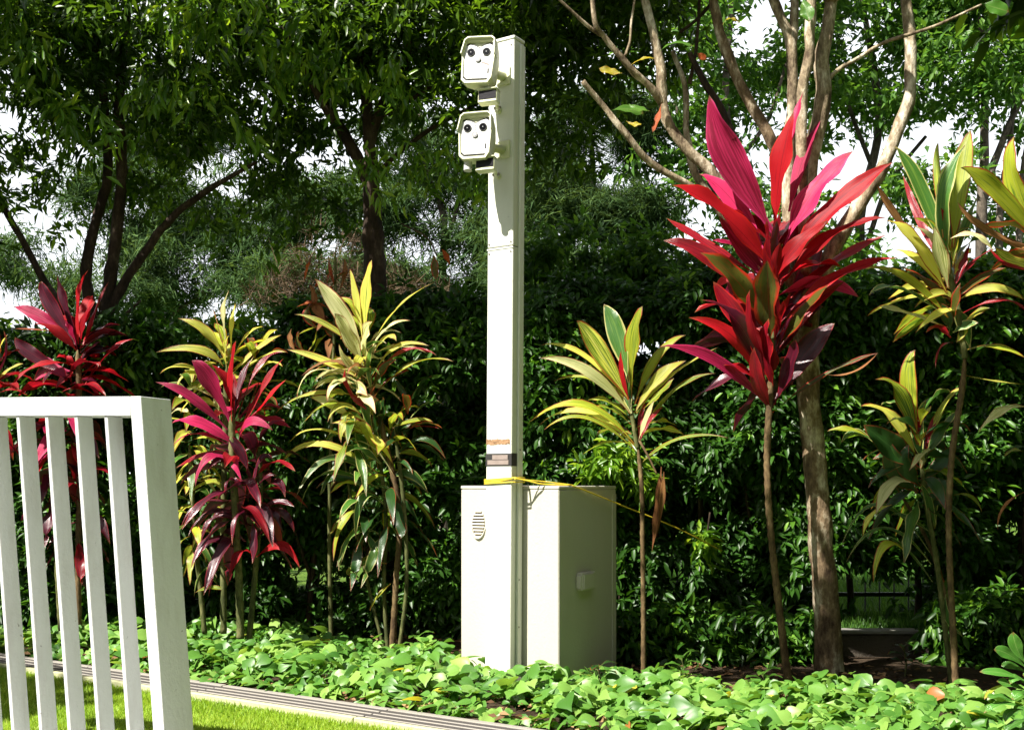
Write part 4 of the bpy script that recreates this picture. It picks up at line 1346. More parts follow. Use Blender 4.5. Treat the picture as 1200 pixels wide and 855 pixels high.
back_shrub('yellow green shrub coloured as if sunlit at far left above the red cordylines', [blob(20, 420, 9.6, .7, .5, .34), blob(-60, 430, 9.6, .6, .5, .4), blob(30, 560, 9.7, .7, .5, .9)], 1100, 'hedge_leaf_sunlit', seed=4)
back_shrub('bright green shrub top behind the yellow cordyline', [blob(330, 395, 9.2, .55, .4, .22), blob(240, 400, 9.3, .6, .4, .2), blob(300, 520, 9.4, .9, .4, .8)], 1000, 'hedge_leaf_sunlit', seed=5)
back_shrub('fine green bush rising over the hedge right of the pole', [blob(680, 340, 9.6, .8, .5, .38), blob(740, 400, 9.6, .7, .5, .5), blob(640, 400, 9.6, .5, .5, .5), blob(700, 300, 9.6, .8, .4, .3)], 1700, 'tree_leaf_far', seed=6)
back_shrub('green bush rising over the hedge behind the red cordyline leaves', [blob(840, 350, 9.8, .8, .5, .45), blob(950, 370, 9.8, .8, .5, .4)], 1300, 'tree_leaf_far', seed=7)
back_shrub('mid green shrub over the hedge at the right edge', [blob(1120, 350, 9.8, .9, .5, .35), blob(1220, 350, 9.8, .7, .5, .5)], 1200, 'hedge_leaf', seed=8)
# light green sprays of leaves coloured as if in the sun, beside the thin cordyline and the cabinet
sp = thing('climbing_shrub', 'light green leafy sprays leaning out of the hedge between cabinet and thin cordyline', 'shrub', W(735, 740, 7.75))
limb('stem', [(730, 745, 7.8, 5), (722, 640, 7.75, 4), (715, 560, 7.7, 3), (722, 525, 7.65, 2)], 'bark_dark', sp, 6)
limb('stem', [(822, 745, 7.8, 5), (826, 660, 7.75, 4), (832, 600, 7.7, 2)], 'bark_dark', sp, 6)
c = twigs([blob(724, 532, 7.55, .17, .12, .10), blob(700, 548, 7.6, .12, .1, .08), blob(826, 640, 7.6, .10, .1, .12), blob(752, 560, 7.6, .10, .1, .1), blob(690, 490, 7.8, .16, .1, .14)], 110, .2)
p, d, nn, ln, wd = sprays(c, 8, .16, .115, .26, .5)
leaf_mass('foliage', T_OVAL, p, d, nn, ln, wd, 'hedge_leaf_sunlit', sp)

# ================================================================== CORDYLINES
def cane(parent, pts, mat='cane', n=9):
    """ringed cane: the leaf scars are real ridges"""
    q = [(W(x, y, Y), wd * Y / F / 2) for x, y, Y, wd in pts]
    p, r = smooth_path(q, 14)
    out, rad = [], []
    for i in range(len(p)):
        out.append(p[i])
        tp = min(1.0, .3 + .7 * (len(p) - 1 - i) / (len(p) * .14))
        rad.append(.78 * tp * r[i] * (1.10 if i % 2 else 0.93) * random.uniform(.96, 1.04))
    MB().tube(out, rad, n, True, .05).obj('stem', mat, parent, True)


CG = 'cordyline plants along the hedge'
# --- big red cordyline
Y6 = 6.45
c6 = thing('cordyline_plant', 'tallest cordyline, huge head of scarlet and pink leaves on a thin cane right of centre', 'plant', W(922, 800, Y6), CG)
cane(c6, [(924, 800, Y6, 13), (914, 720, Y6, 11), (903, 620, Y6, 10), (899, 540, Y6, 10), (902, 470, Y6, 11), (904, 420, Y6, 13)])
cane(c6, [(904, 425, Y6, 11), (906, 340, Y6, 9), (907, 270, Y6, 6)], 'cane_green')
leaves_px(c6, [
    (345, 380, 240, 190, 190, 45, 78, 'pink', -.1), (352, 360, 365, 220, 396, 85, 76, 'red', -.1), (385, 330, 420, 200, 462, 103, 40, 'pink', .5),
    (385, 180, 405, 95, 421, 32, 28, 'pink', .2), (375, 410, 450, 280, 541, 182, 66, 'pink', -.2), (390, 440, 500, 320, 641, 208, 62, 'red', -.25),
    (345, 470, 215, 330, 98, 265, 70, 'red', -.3), (330, 440, 245, 300, 165, 238, 46, 'pink', .2), (375, 500, 490, 390, 622, 345, 50, 'red', -.3),
    (345, 540, 340, 420, 332, 350, 60, 'red', -.9), (330, 560, 190, 440, 78, 400, 42, 'crimson', .1), (300, 480, 170, 400, 85, 345, 26, 'crimson', .3),
    (390, 540, 500, 450, 625, 385, 34, 'crimson', .2), (400, 560, 520, 480, 652, 442, 40, 'red', -.1), (330, 600, 250, 490, 168, 430, 62, 'olive', -.5),
    (342, 650, 335, 540, 332, 448, 80, 'olive', -.7), (360, 660, 430, 570, 482, 508, 66, 'olive', -.5), (330, 700, 250, 580, 200, 500, 48, 'crimson', 0),
    (325, 740, 260, 600, 170, 545, 48, 'dark', -.4), (325, 760, 255, 640, 140, 588, 36, 'red', -.2), (330, 800, 200, 690, 68, 660, 34, 'pink', -.3),
    (350, 790, 430, 670, 496, 602, 62, 'dark', 0), (330, 760, 270, 715, 225, 705, 34, 'red', -.3), (345, 820, 480, 725, 603, 675, 18, 'olive', -.1),
    (345, 560, 380, 440, 420, 340, 50, 'crimson', .5), (335, 520, 290, 400, 280, 300, 50, 'crimson', .5), (350, 620, 420, 500, 470, 400, 48, 'dark', .5),
    (340, 640, 270, 540, 230, 430, 45, 'crimson', .5), (345, 700, 400, 600, 470, 560, 50, 'dark', .3), (340, 720, 300, 620, 290, 520, 50, 'crimson', -.5),
    (345, 760, 330, 660, 335, 590, 55, 'crimson', -.6), (350, 800, 390, 700, 400, 640, 50, 'dark', -.5), (340, 810, 310, 740, 300, 660, 45, 'crimson', -.4),
    (345, 500, 400, 420, 480, 350, 44, 'red', -.4), (340, 500, 270, 420, 215, 340, 42, 'pink', -.2), (352, 680, 410, 590, 520, 500, 40, 'crimson', .1)],
    740, 90, 2.085, Y6)
rosette(c6, W(905, 330, Y6), 14, .55, .13, ['red', 'crimson', 'pink'], 60, 10, back=True, dz=.5)
rosette(c6, W(905, 420, Y6), 9, .5, .11, ['crimson', 'dark'], 40, -20, back=True, dz=.3)
for (b, q) in (((905, 420), 0), ((905, 360), 1), ((906, 320), 2)):
    rosette(c6, W(b[0], b[1], Y6 - .01), 3, .30, .07, ['crimson', 'red', 'dark'], 75, 55, dz=.2, az_range=(-2.9, -.25), droop=.1)

# --- pink and red cordyline behind the railing end
Y2p = 7.1
c2 = thing('cordyline_plant', 'magenta and red cordyline rising just right of the railing post', 'plant', W(278, 745, Y2p), CG)
cane(c2, [(282, 748, Y2p, 12), (280, 680, Y2p, 11), (276, 600, Y2p, 11), (272, 520, Y2p, 11), (272, 480, Y2p, 9)], 'cane_green')
cane(c2, [(292, 748, Y2p + .05, 9), (300, 660, Y2p + .05, 8), (305, 580, Y2p + .05, 8), (302, 520, Y2p + .05, 8)], 'cane_green')
leaves_px(c2, [(430, 840, 320, 600, 212, 485, 118, 'pink', -.2), (435, 830, 440, 560, 460, 375, 80, 'red', -.1), (410, 870, 210, 690, 10, 605, 58, 'pink', -.2),
               (480, 880, 620, 620, 722, 475, 44, 'red', .1), (480, 900, 640, 700, 738, 592, 46, 'red', -.2), (470, 800, 590, 520, 725, 440, 40, 'crimson', .3),
               (450, 800, 490, 600, 545, 480, 50, 'dark', .3), (450, 860, 540, 720, 590, 600, 45, 'crimson', .2), (470, 900, 570, 780, 660, 760, 40, 'crimson', 0)],
          180, 320, 4.75, Y2p)
leaves_px(c2, [(385, 170, 210, 60, 82, 62, 60, 'pink', -.3), (370, 180, 210, 110, 88, 160, 38, 'pink', -.3), (385, 150, 440, 55, 542, 92, 52, 'pink', -.5),  # lower leaves mostly dark: canopy shade put into their colour
               (390, 230, 260, 200, 100, 265, 34, 'crimson', -.1), (380, 260, 260, 220, 190, 348, 56, 'pink', -.4), (385, 260, 300, 230, 240, 290, 40, 'dark', .1),
               (390, 270, 370, 240, 402, 325, 50, 'pink', -.6), (380, 440, 220, 425, 122, 545, 38, 'dark', -.2), (380, 470, 250, 470, 158, 575, 30, 'dark', 0),
               (380, 500, 270, 500, 212, 615, 38, 'dark', -.3), (460, 490, 390, 480, 358, 615, 52, 'dark', -.6), (420, 500, 460, 480, 487, 545, 56, 'dark', -.6),
               (400, 640, 270, 600, 180, 692, 62, 'dark', -.4), (440, 650, 390, 660, 345, 768, 52, 'red', -.5), (470, 670, 590, 620, 668, 722, 46, 'red', -.4),
               (470, 470, 560, 420, 640, 440, 40, 'dark', -.1), (450, 360, 490, 230, 545, 225, 40, 'dark', 0), (430, 280, 390, 180, 330, 120, 50, 'dark', 0),
               (440, 420, 500, 320, 560, 300, 44, 'dark', -.2), (420, 380, 350, 320, 330, 400, 50, 'dark', -.4), (430, 420, 440, 330, 430, 260, 60, 'dark', -.4),
               (470, 540, 540, 470, 590, 560, 40, 'dark', -.2), (430, 560, 410, 470, 380, 420, 50, 'dark', -.4), (460, 600, 520, 540, 570, 640, 46, 'dark', -.3),
               (420, 600, 330, 560, 300, 640, 44, 'dark', -.2), (400, 700, 300, 720, 250, 850, 34, 'dark', -.2), (470, 380, 560, 330, 600, 400, 40, 'dark', -.2),
               (410, 520, 300, 480, 250, 560, 44, 'dark', .1), (480, 440, 590, 470, 640, 560, 38, 'dark', 0), (450, 520, 460, 600, 450, 700, 50, 'dark', -.4)],
          180, 480, 3.886, Y2p)
rosette(c2, W(274, 490, Y2p), 10, .42, .09, ['crimson', 'red', 'pink'], 65, 0, back=True, dz=.2)
rosette(c2, W(278, 580, Y2p), 16, .38, .08, ['dark', 'dark', 'dark', 'crimson'], 30, -40, dz=.5, droop=.9)  # dark blades stand in for shade on the lower leaves
rosette(c2, W(300, 560, Y2p + .05), 12, .36, .08, ['dark', 'dark', 'crimson'], 55, -30, dz=.4, droop=.8)

# --- yellow cordyline behind the pink one
Y3p = 7.45
c3 = thing('cordyline_plant', 'golden yellow cordyline standing directly behind the magenta one', 'plant', W(262, 742, Y3p), CG)
cane(c3, [(262, 742, Y3p, 10), (262, 600, Y3p, 9), (264, 500, Y3p, 9), (266, 425, Y3p, 8)], 'cane_green')
cane(c3, [(240, 742, Y3p, 8), (228, 620, Y3p, 7), (222, 520, Y3p, 7)], 'cane_green')
leaves_px(c3, [(415, 470, 395, 240, 420, 92, 80, 'pale', -.1), (430, 450, 440, 280, 455, 168, 40, 'yellow', .2), (412, 560, 400, 420, 420, 348, 76, 'yellow', -.4),
               (390, 470, 290, 320, 135, 252, 58, 'yellow', -.2), (390, 520, 250, 425, 15, 440, 58, 'yellow', -.2), (440, 470, 530, 340, 612, 298, 50, 'yellow', .1),
               (440, 560, 580, 420, 712, 343, 40, 'yellow', 0), (400, 450, 355, 270, 330, 198, 14, 'brown', 0), (380, 620, 180, 520, 35, 560, 46, 'yellow', -.2),
               (370, 620, 200, 560, 130, 660, 60, 'yellow', -.3), (390, 620, 300, 520, 240, 560, 60, 'lime', 0), (430, 620, 600, 470, 740, 440, 36, 'yellow', .2),
               (370, 720, 220, 640, 110, 760, 50, 'pale', -.2), (370, 760, 240, 700, 150, 780, 50, 'yellow', -.1), (360, 700, 250, 620, 170, 660, 45, 'lime', .1),
               (370, 830, 360, 740, 330, 700, 60, 'pale', -.3), (430, 680, 540, 560, 640, 560, 36, 'lime', .1), (380, 640, 300, 600, 200, 700, 45, 'yellow', -.2),
               (480, 640, 520, 540, 560, 460, 30, 'pale', .1)],
          180, 320, 4.75, Y3p)
leaves_px(c3, [(370, 250, 310, 190, 285, 140, 66, 'green', -.1), (330, 330, 240, 330, 140, 400, 24, 'lime', 0), (330, 420, 300, 340, 210, 320, 24, 'yellow', 0),
               (260, 560, 210, 560, 175, 640, 30, 'yellow', -.2), (250, 640, 180, 660, 140, 740, 18, 'lime', 0), (330, 820, 260, 810, 190, 832, 26, 'lime', -.2),
               (300, 730, 220, 740, 185, 850, 18, 'green', -.1), (230, 470, 160, 440, 110, 480, 26, 'lime', 0), (230, 330, 160, 330, 105, 410, 26, 'yellow', 0)],
          180, 480, 3.886, Y3p)
rosette(c3, W(266, 430, Y3p), 8, .40, .07, ['yellow', 'lime'], 60, 10, back=True, dz=.2)
rosette(c3, W(225, 500, Y3p), 26, .30, .055, ['yellow', 'lime', 'yellow', 'green', 'pale'], 50, -45, dz=.6, droop=.9)
rosette(c3, W(225, 610, Y3p), 18, .26, .045, ['lime', 'green', 'yellow'], 30, -50, dz=.5, droop=.9)
rosette(c3, W(300, 440, Y3p + .1), 12, .34, .05, ['lime', 'yellow', 'olive'], 60, -20, dz=.3, droop=.7)

# --- pale yellow cordyline clump with several canes
Y4p = 7.35
c4 = thing('cordyline_plant', 'bushy cream and yellow cordyline clump with several canes left of the pole', 'plant', W(462, 768, Y4p), CG)
cane(c4, [(459, 772, Y4p, 10), (464, 680, Y4p, 9), (468, 600, Y4p, 9), (452, 520, Y4p, 9), (432, 440, Y4p, 8), (428, 400, Y4p, 7)], 'cane')
cane(c4, [(455, 770, Y4p + .05, 7), (450, 690, Y4p + .05, 6), (452, 600, Y4p + .05, 6), (440, 500, Y4p + .05, 6)], 'cane_green')
cane(c4, [(466, 770, Y4p - .05, 6), (476, 690, Y4p - .05, 6), (474, 600, Y4p - .05, 6), (462, 500, Y4p - .05, 6)], 'cane_green')
cane(c4, [(452, 768, Y4p + .1, 5), (430, 680, Y4p + .1, 5), (414, 600, Y4p + .1, 5), (404, 540, Y4p + .1, 4)], 'cane_green')
leaves_px(c4, [(415, 430, 300, 240, 190, 103, 80, 'pale', -.1), (410, 400, 378, 180, 350, 58, 36, 'yellow', .2), (415, 420, 430, 150, 450, 18, 68, 'yellow', 0),
               (420, 520, 340, 350, 280, 262, 76, 'pale', -.4), (430, 500, 425, 370, 452, 298, 84, 'pale', -.6), (420, 440, 240, 310, 98, 266, 28, 'yellow', 0),
               (440, 420, 570, 235, 733, 120, 42, 'yellow', 0), (440, 440, 520, 330, 625, 294, 38, 'pale', -.2), (440, 460, 520, 370, 562, 388, 40, 'yellow', -.5),
               (445, 560, 560, 420, 710, 408, 44, 'yellow', -.2), (450, 560, 600, 430, 745, 452, 28, 'crimson', 0), (460, 640, 640, 490, 822, 480, 38, 'lime', -.1),
               (430, 580, 290, 480, 130, 545, 30, 'brown', -.2), (400, 560, 220, 470, 62, 425, 38, 'yellow', 0), (430, 600, 200, 520, 108, 662, 30, 'pale', -.2),
               (400, 620, 290, 550, 180, 600, 62, 'green', -.2), (430, 600, 300, 570, 248, 665, 46, 'pale', -.4), (400, 660, 390, 600, 432, 640, 66, 'pale', -.8),
               (420, 700, 420, 650, 470, 655, 44, 'pale', -.7), (360, 740, 260, 670, 170, 643, 52, 'pale', -.2), (400, 720, 310, 680, 248, 757, 36, 'yellow', -.3),
               (440, 850, 370, 770, 265, 760, 42, 'yellow', -.3), (400, 640, 170, 630, 5, 722, 30, 'yellow', -.1), (400, 860, 200, 790, 68, 855, 24, 'yellow', -.1),
               (520, 790, 650, 745, 728, 755, 20, 'lime', -.2), (540, 800, 660, 775, 758, 785, 11, 'crimson', -.1), (470, 860, 500, 720, 500, 640, 66, 'deep_green', -.3),
               (450, 860, 430, 720, 410, 650, 60, 'green', -.2), (520, 860, 590, 780, 640, 760, 60, 'deep_green', -.2), (430, 700, 350, 600, 330, 500, 50, 'crimson', -.4),
               (450, 620, 440, 480, 470, 400, 50, 'green', -.5), (440, 640, 500, 520, 560, 470, 46, 'olive', -.2), (450, 640, 540, 560, 620, 520, 40, 'crimson', 0),
               (430, 560, 340, 480, 300, 400, 40, 'pale', -.5), (440, 560, 380, 500, 330, 560, 40, 'brown', -.5), (430, 800, 340, 760, 310, 850, 60, 'yellow', -.4),
               (430, 760, 340, 720, 330, 800, 40, 'lime', -.4), (440, 780, 480, 700, 450, 640, 50, 'deep_green', -.4)],
          320, 300, 3.886, Y4p)
leaves_px(c4, [(245, 470, 130, 410, 45, 455, 16, 'yellow', -.1), (245, 480, 150, 440, 78, 520, 20, 'green', -.3), (245, 500, 140, 470, 88, 545, 18, 'green', -.2),
               (245, 520, 180, 480, 120, 500, 20, 'deep_green', 0), (240, 540, 180, 560, 155, 645, 24, 'lime', -.3), (245, 590, 195, 590, 165, 665, 20, 'green', -.3),
               (250, 620, 190, 660, 195, 670, 14, 'lime', 0), (262, 650, 215, 650, 195, 672, 15, 'lime', -.3), (270, 690, 245, 715, 228, 745, 14, 'lime', -.2),
               (270, 480, 310, 470, 345, 510, 20, 'green', -.2), (270, 450, 330, 400, 380, 440, 16, 'deep_green', 0), (260, 420, 290, 370, 300, 330, 30, 'deep_green', 0),
               (250, 420, 240, 360, 245, 320, 30, 'deep_green', -.3), (270, 500, 290, 570, 290, 600, 22, 'deep_green', -.4), (250, 450, 200, 420, 160, 440, 24, 'green', -.4),
               (245, 460, 220, 380, 170, 370, 24, 'lime', -.4), (255, 530, 215, 520, 200, 600, 22, 'green', -.4), (262, 540, 300, 530, 340, 600, 16, 'deep_green', 0)],
          300, 280, 1.71, Y4p)
rosette(c4, W(430, 410, Y4p), 12, .38, .075, ['yellow', 'pale', 'lime'], 60, 0, back=True, dz=.3)
rosette(c4, W(415, 480, Y4p), 26, .32, .06, ['yellow', 'lime', 'pale', 'green'], 40, -45, dz=.6, droop=.9)
rosette(c4, W(455, 560, Y4p), 26, .34, .055, ['green', 'deep_green', 'lime'], 40, -50, dz=.7, droop=.9)
rosette(c4, W(425, 590, Y4p), 16, .28, .05, ['green', 'lime', 'deep_green'], 30, -55, dz=.5, droop=.9)
rosette(c4, W(478, 500, Y4p), 10, .30, .05, ['deep_green', 'green', 'olive'], 60, -10, dz=.3, droop=.6)

# --- thin yellow-green cordyline beside the cabinet
Y5 = 6.45
c5 = thing('cordyline_plant', 'slim yellow green cordyline on a bare cane right of the cabinet with one dead leaf', 'plant', W(753, 808, Y5), CG)
cane(c5, [(754, 812, Y5, 8), (754, 720, Y5, 7.5), (753, 640, Y5, 7), (752, 570, Y5, 7), (747, 520, Y5, 7)], 'cane')
cane(c5, [(747, 525, Y5, 6.5), (741, 490, Y5, 6.5), (737, 465, Y5, 5)], 'cane_green')
leaves_px(c5, [(455, 420, 400, 190, 340, 64, 92, 'green', .3), (455, 500, 310, 260, 217, 138, 88, 'yellow', -.1), (465, 500, 480, 220, 516, 73, 108, 'lime', -.2),
               (480, 520, 590, 300, 712, 205, 58, 'lime', 0), (480, 560, 590, 400, 715, 320, 58, 'yellow', -.2), (490, 560, 650, 390, 862, 260, 34, 'yellow', .1),
               (510, 670, 660, 460, 848, 378, 34, 'lime', .1), (450, 500, 240, 290, 48, 252, 30, 'yellow', .1), (460, 560, 270, 370, 48, 308, 54, 'pale', -.2),
               (440, 540, 290, 410, 112, 415, 38, 'lime', .3), (480, 700, 240, 520, -5, 607, 42, 'lime', -.1), (480, 710, 250, 550, 42, 618, 36, 'yellow', .1),
               (485, 730, 260, 580, 68, 635, 22, 'lime', -.2), (500, 680, 535, 580, 572, 500, 32, 'pale', -.3), (505, 690, 545, 600, 610, 530, 26, 'crimson', -.1),
               (500, 670, 510, 580, 530, 510, 24, 'crimson', .2), (500, 800, 680, 680, 908, 672, 28, 'lime', -.1), (455, 500, 425, 380, 420, 275, 28, 'red', -.2),
               (520, 540, 600, 470, 660, 400, 50, 'lime', -.4), (460, 560, 400, 470, 330, 420, 36, 'yellow', .4), (465, 560, 450, 450, 470, 350, 50, 'green', .3)],
          620, 340, 3.886, Y5)
pp, rad = smooth_path([(W(749, 516, Y5), .008), (W(760, 535, Y5 - .05), .006), (W(770, 556, Y5 - .06), .005)], 4)
MB().tube(pp, rad, 7).obj('petiole', 'cane', c5, True)
leaves_px(c5, [(305, 360, 298, 450, 286, 535, 22, 'brown', 0.1), (310, 370, 306, 430, 296, 500, 16, 'brown', 0.2)], 600, 340, 1.743, Y5 - .06, label='dead russet leaf hanging beside the cane')
rosette(c5, W(741, 500, Y5), 8, .36, .07, ['lime', 'yellow'], 60, 5, back=True, dz=.2)

# --- striped cordyline at right with a long cane
Y7 = 5.95
c7 = thing('cordyline_plant', 'tall green and yellow striped cordyline on a curved ringed cane at right', 'plant', W(1122, 832, Y7), CG)
cane(c7, [(1122, 838, Y7, 11), (1118, 760, Y7, 10), (1113, 660, Y7, 9), (1112, 600, Y7, 9), (1116, 530, Y7, 9), (1127, 460, Y7, 9), (1131, 415, Y7, 10)], 'cane')
cane(c7, [(1131, 420, Y7, 9), (1122, 360, Y7, 9), (1113, 320, Y7, 8), (1110, 290, Y7, 5)], 'cane_green')
leaves_px(c7, [(375, 520, 265, 230, 163, 72, 64, 'green', .1), (360, 440, 335, 180, 340, 58, 30, 'lime', .2), (385, 520, 365, 270, 452, 65, 74, 'green', -.1),
               (400, 480, 430, 190, 470, 8, 84, 'lime', .1), (260, 480, 150, 320, 98, 232, 30, 'brown', -.2), (375, 660, 240, 445, 130, 372, 74, 'yellow', -.2),
               (375, 660, 260, 530, 165, 490, 36, 'yellow', .1), (385, 640, 335, 470, 215, 385, 54, 'pale', -.3), (380, 640, 350, 500, 325, 395, 60, 'pale', -.4),
               (560, 490, 480, 430, 383, 447, 32, 'pale', -.1), (380, 760, 210, 600, 42, 565, 46, 'lime', -.2), (380, 760, 180, 645, 62, 672, 54, 'green', -.4),
               (380, 800, 200, 740, 95, 715, 46, 'pale', -.3), (420, 700, 340, 660, 245, 722, 40, 'yellow', -.3), (420, 690, 560, 640, 690, 692, 40, 'yellow', -.4),
               (440, 740, 600, 690, 700, 745, 28, 'crimson', -.4), (440, 740, 350, 740, 248, 822, 36, 'yellow', -.5), (430, 800, 500, 740, 548, 722, 30, 'lime', -.2),
               (440, 790, 440, 820, 412, 860, 36, 'yellow', -.3), (405, 640, 480, 540, 565, 485, 32, 'crimson', .1), (400, 640, 440, 550, 470, 455, 34, 'crimson', .2),
               (400, 560, 420, 440, 470, 400, 40, 'lime', .3), (360, 560, 260, 350, 200, 190, 34, 'crimson', .5), (400, 540, 450, 400, 500, 270, 44, 'green', .4),
               (395, 780, 410, 700, 430, 620, 50, 'olive', -.4), (385, 760, 340, 700, 300, 660, 50, 'deep_green', -.2), (385, 820, 380, 760, 350, 700, 50, 'deep_green', -.3),
               (400, 820, 450, 790, 500, 780, 44, 'green', -.2), (390, 840, 340, 800, 290, 820, 40, 'crimson', -.1), (370, 450, 372, 380, 350, 320, 24, 'red', -.1),
               (395, 700, 500, 610, 610, 560, 40, 'olive', .2), (395, 700, 300, 620, 200, 560, 40, 'olive', .3), (400, 860, 350, 880, 330, 960, 20, 'crimson', 0)],
          1000, 150, 3.42, Y7)
leaves_px(c7, [(660, 275, 580, 290, 503, 362, 36, 'pale', -.3), (460, 170, 560, 190, 660, 200, 15, 'yellow', 0), (450, 90, 560, 75, 660, 112, 32, 'lime', -.2),
               (655, 425, 620, 420, 588, 442, 20, 'lime', 0), (655, 560, 590, 610, 567, 685, 15, 'brown', 0)], 970, 380, 2.85, Y7 + .1)
rosette(c7, W(1118, 330, Y7), 14, .42, .075, ['lime', 'green', 'yellow'], 60, -10, back=True, dz=.35)

# --- cordyline at the right edge, its head half out of the picture
Y9 = 5.7
c9 = thing('cordyline_plant', 'broad leaved yellow green cordyline cut off by the right edge of the picture', 'plant', W(1262, 850, Y9), CG)
cane(c9, [(1262, 850, Y9, 12), (1258, 700, Y9, 11), (1252, 500, Y9, 10), (1240, 340, Y9, 9), (1236, 280, Y9, 7)], 'cane')
leaves_px(c9, [(760, 470, 560, 245, 430, 160, 82, 'lime', -.3), (740, 420, 640, 200, 645, 33, 84, 'lime', -.1), (800, 560, 650, 535, 568, 478, 60, 'yellow', -.3),
               (700, 470, 520, 400, 418, 298, 38, 'brown', -.2), (790, 520, 620, 460, 500, 400, 40, 'brown', 0), (800, 400, 720, 300, 640, 250, 44, 'lime', .2),
               (800, 500, 700, 360, 620, 330, 44, 'olive', .1), (780, 560, 640, 560, 540, 480, 40, 'crimson', .2), (820, 450, 840, 250, 900, 120, 70, 'lime', 0),
               (820, 500, 930, 350, 1020, 280, 60, 'yellow', 0), (820, 600, 760, 640, 700, 760, 50, 'green', 0), (830, 560, 960, 520, 1060, 600, 50, 'lime', 0)],
          1000, 150, 3.42, Y9)
rosette(c9, W(1240, 300, Y9), 12, .45, .085, ['lime', 'yellow', 'olive'], 60, -30, back=True, dz=.3)

# --- low leafy cordyline under it
Y8 = 6.3
c8 = thing('cordyline_plant', 'lower shaded cordyline with drooping green leaves between pale trunk and striped cane', 'plant', W(1112, 800, Y8), CG)
cane(c8, [(1116, 806, Y8, 9), (1108, 740, Y8, 8), (1098, 660, Y8, 8), (1086, 590, Y8, 8), (1078, 530, Y8, 7)], 'cane_green')
cane(c8, [(1120, 806, Y8 + .05, 7), (1112, 720, Y8 + .05, 6), (1090, 640, Y8 + .05, 6), (1050, 570, Y8 + .05, 5)], 'cane')
leaves_px(c8, [(305, 400, 270, 190, 292, 85, 56, 'lime', 0), (300, 400, 240, 230, 158, 183, 54, 'lime', -.2), (300, 450, 210, 310, 108, 273, 46, 'yellow', -.1),
               (300, 480, 200, 400, 120, 335, 86, 'deep_green', -.2), (300, 560, 230, 480, 210, 390, 84, 'deep_green', -.2), (310, 480, 320, 430, 270, 490, 50, 'pale', -.7),
               (320, 470, 375, 365, 432, 288, 48, 'green', -.1), (320, 450, 390, 270, 455, 215, 30, 'yellow', .1), (320, 440, 350, 340, 380, 280, 24, 'crimson', .2),
               (300, 540, 220, 530, 160, 640, 54, 'pale', -.5), (220, 600, 150, 640, 118, 708, 34, 'yellow', -.3), (345, 800, 190, 680, 62, 792, 16, 'green', -.1),
               (340, 760, 170, 600, 43, 745, 13, 'green', .1), (260, 760, 190, 740, 153, 862, 36, 'lime', -.4), (350, 700, 340, 600, 310, 530, 26, 'green', -.2),
               (420, 570, 480, 575, 516, 628, 12, 'lime', -.1), (130, 370, 60, 350, -2, 357, 24, 'lime', 0), (150, 390, 90, 360, 45, 395, 26, 'green', .1),
               (310, 520, 380, 460, 420, 400, 50, 'deep_green', 0), (310, 540, 260, 470, 270, 400, 60, 'deep_green', -.4), (310, 560, 370, 530, 400, 600, 44, 'deep_green', -.1),
               (300, 520, 230, 450, 150, 450, 50, 'deep_green', 0), (310, 430, 290, 330, 240, 240, 36, 'red', .1), (320, 460, 300, 350, 330, 250, 44, 'green', .2),
               (350, 700, 260, 640, 210, 640, 14, 'green', 0), (350, 860, 250, 740, 160, 700, 12, 'green', .1), (390, 860, 360, 760, 350, 640, 14, 'olive', 0),
               (0, 168, 90, 158, 167, 95, 14, 'brown', 0), (395, 900, 400, 980, 450, 1040, 22, 'green', -.1), (330, 640, 390, 560, 420, 540, 30, 'deep_green', 0)],
          970, 380, 2.85, Y8)
rosette(c8, W(1078, 540, Y8), 22, .34, .07, ['deep_green', 'green', 'deep_green', 'lime'], 50, -45, dz=.5, droop=.8)

# --- dark red cordyline at far left
Y1p = 7.6
c1 = thing('cordyline_plant', 'deep red cordyline at the far left in front of the many stemmed tree', 'plant', W(88, 745, Y1p), CG)
cane(c1, [(92, 748, Y1p, 10), (92, 640, Y1p, 9), (94, 540, Y1p, 9), (92, 440, Y1p, 9), (91, 410, Y1p, 7)], 'cane')
cane(c1, [(72, 748, Y1p, 8), (66, 650, Y1p, 7), (62, 540, Y1p, 7), (70, 470, Y1p, 6)], 'cane_green')
leaves_px(c1, [(445, 520, 290, 270, 245, 148, 84, 'dark', 0), (455, 520, 385, 260, 338, 113, 78, 'dark', .2), (465, 520, 470, 240, 522, 78, 74, 'red', 0),
               (475, 560, 500, 390, 562, 263, 78, 'red', -.3), (460, 560, 425, 440, 378, 385, 76, 'pink', -.6), (455, 560, 330, 440, 200, 400, 66, 'red', -.3),
               (430, 480, 230, 355, 83, 298, 80, 'pink', .1), (300, 440, 180, 430, 85, 428, 12, 'orange', 0), (490, 540, 580, 300, 642, 150, 60, 'crimson', .3),
               (400, 700, 180, 570, 88, 478, 84, 'dark', 0), (420, 680, 270, 620, 220, 555, 50, 'pink', .2), (430, 640, 220, 650, 58, 782, 54, 'red', -.4),
               (430, 680, 250, 710, 145, 810, 36, 'pink', -.2), (500, 760, 650, 570, 792, 487, 64, 'crimson', .2), (480, 720, 560, 640, 595, 650, 30, 'red', -.3),
               (430, 780, 420, 710, 432, 685, 40, 'red', -.4), (560, 820, 450, 780, 360, 805, 30, 'crimson', -.3), (160, 820, 80, 790, -5, 805, 34, 'red', -.3),
               (450, 660, 380, 600, 330, 600, 60, 'red', -.5), (450, 700, 380, 720, 330, 780, 50, 'crimson', -.4), (470, 640, 520, 560, 600, 500, 50, 'dark', 0)],
          0, 300, 5.03, Y1p)
rosette(c1, W(92, 420, Y1p), 12, .42, .10, ['crimson', 'dark', 'red'], 60, -10, back=True, dz=.3)
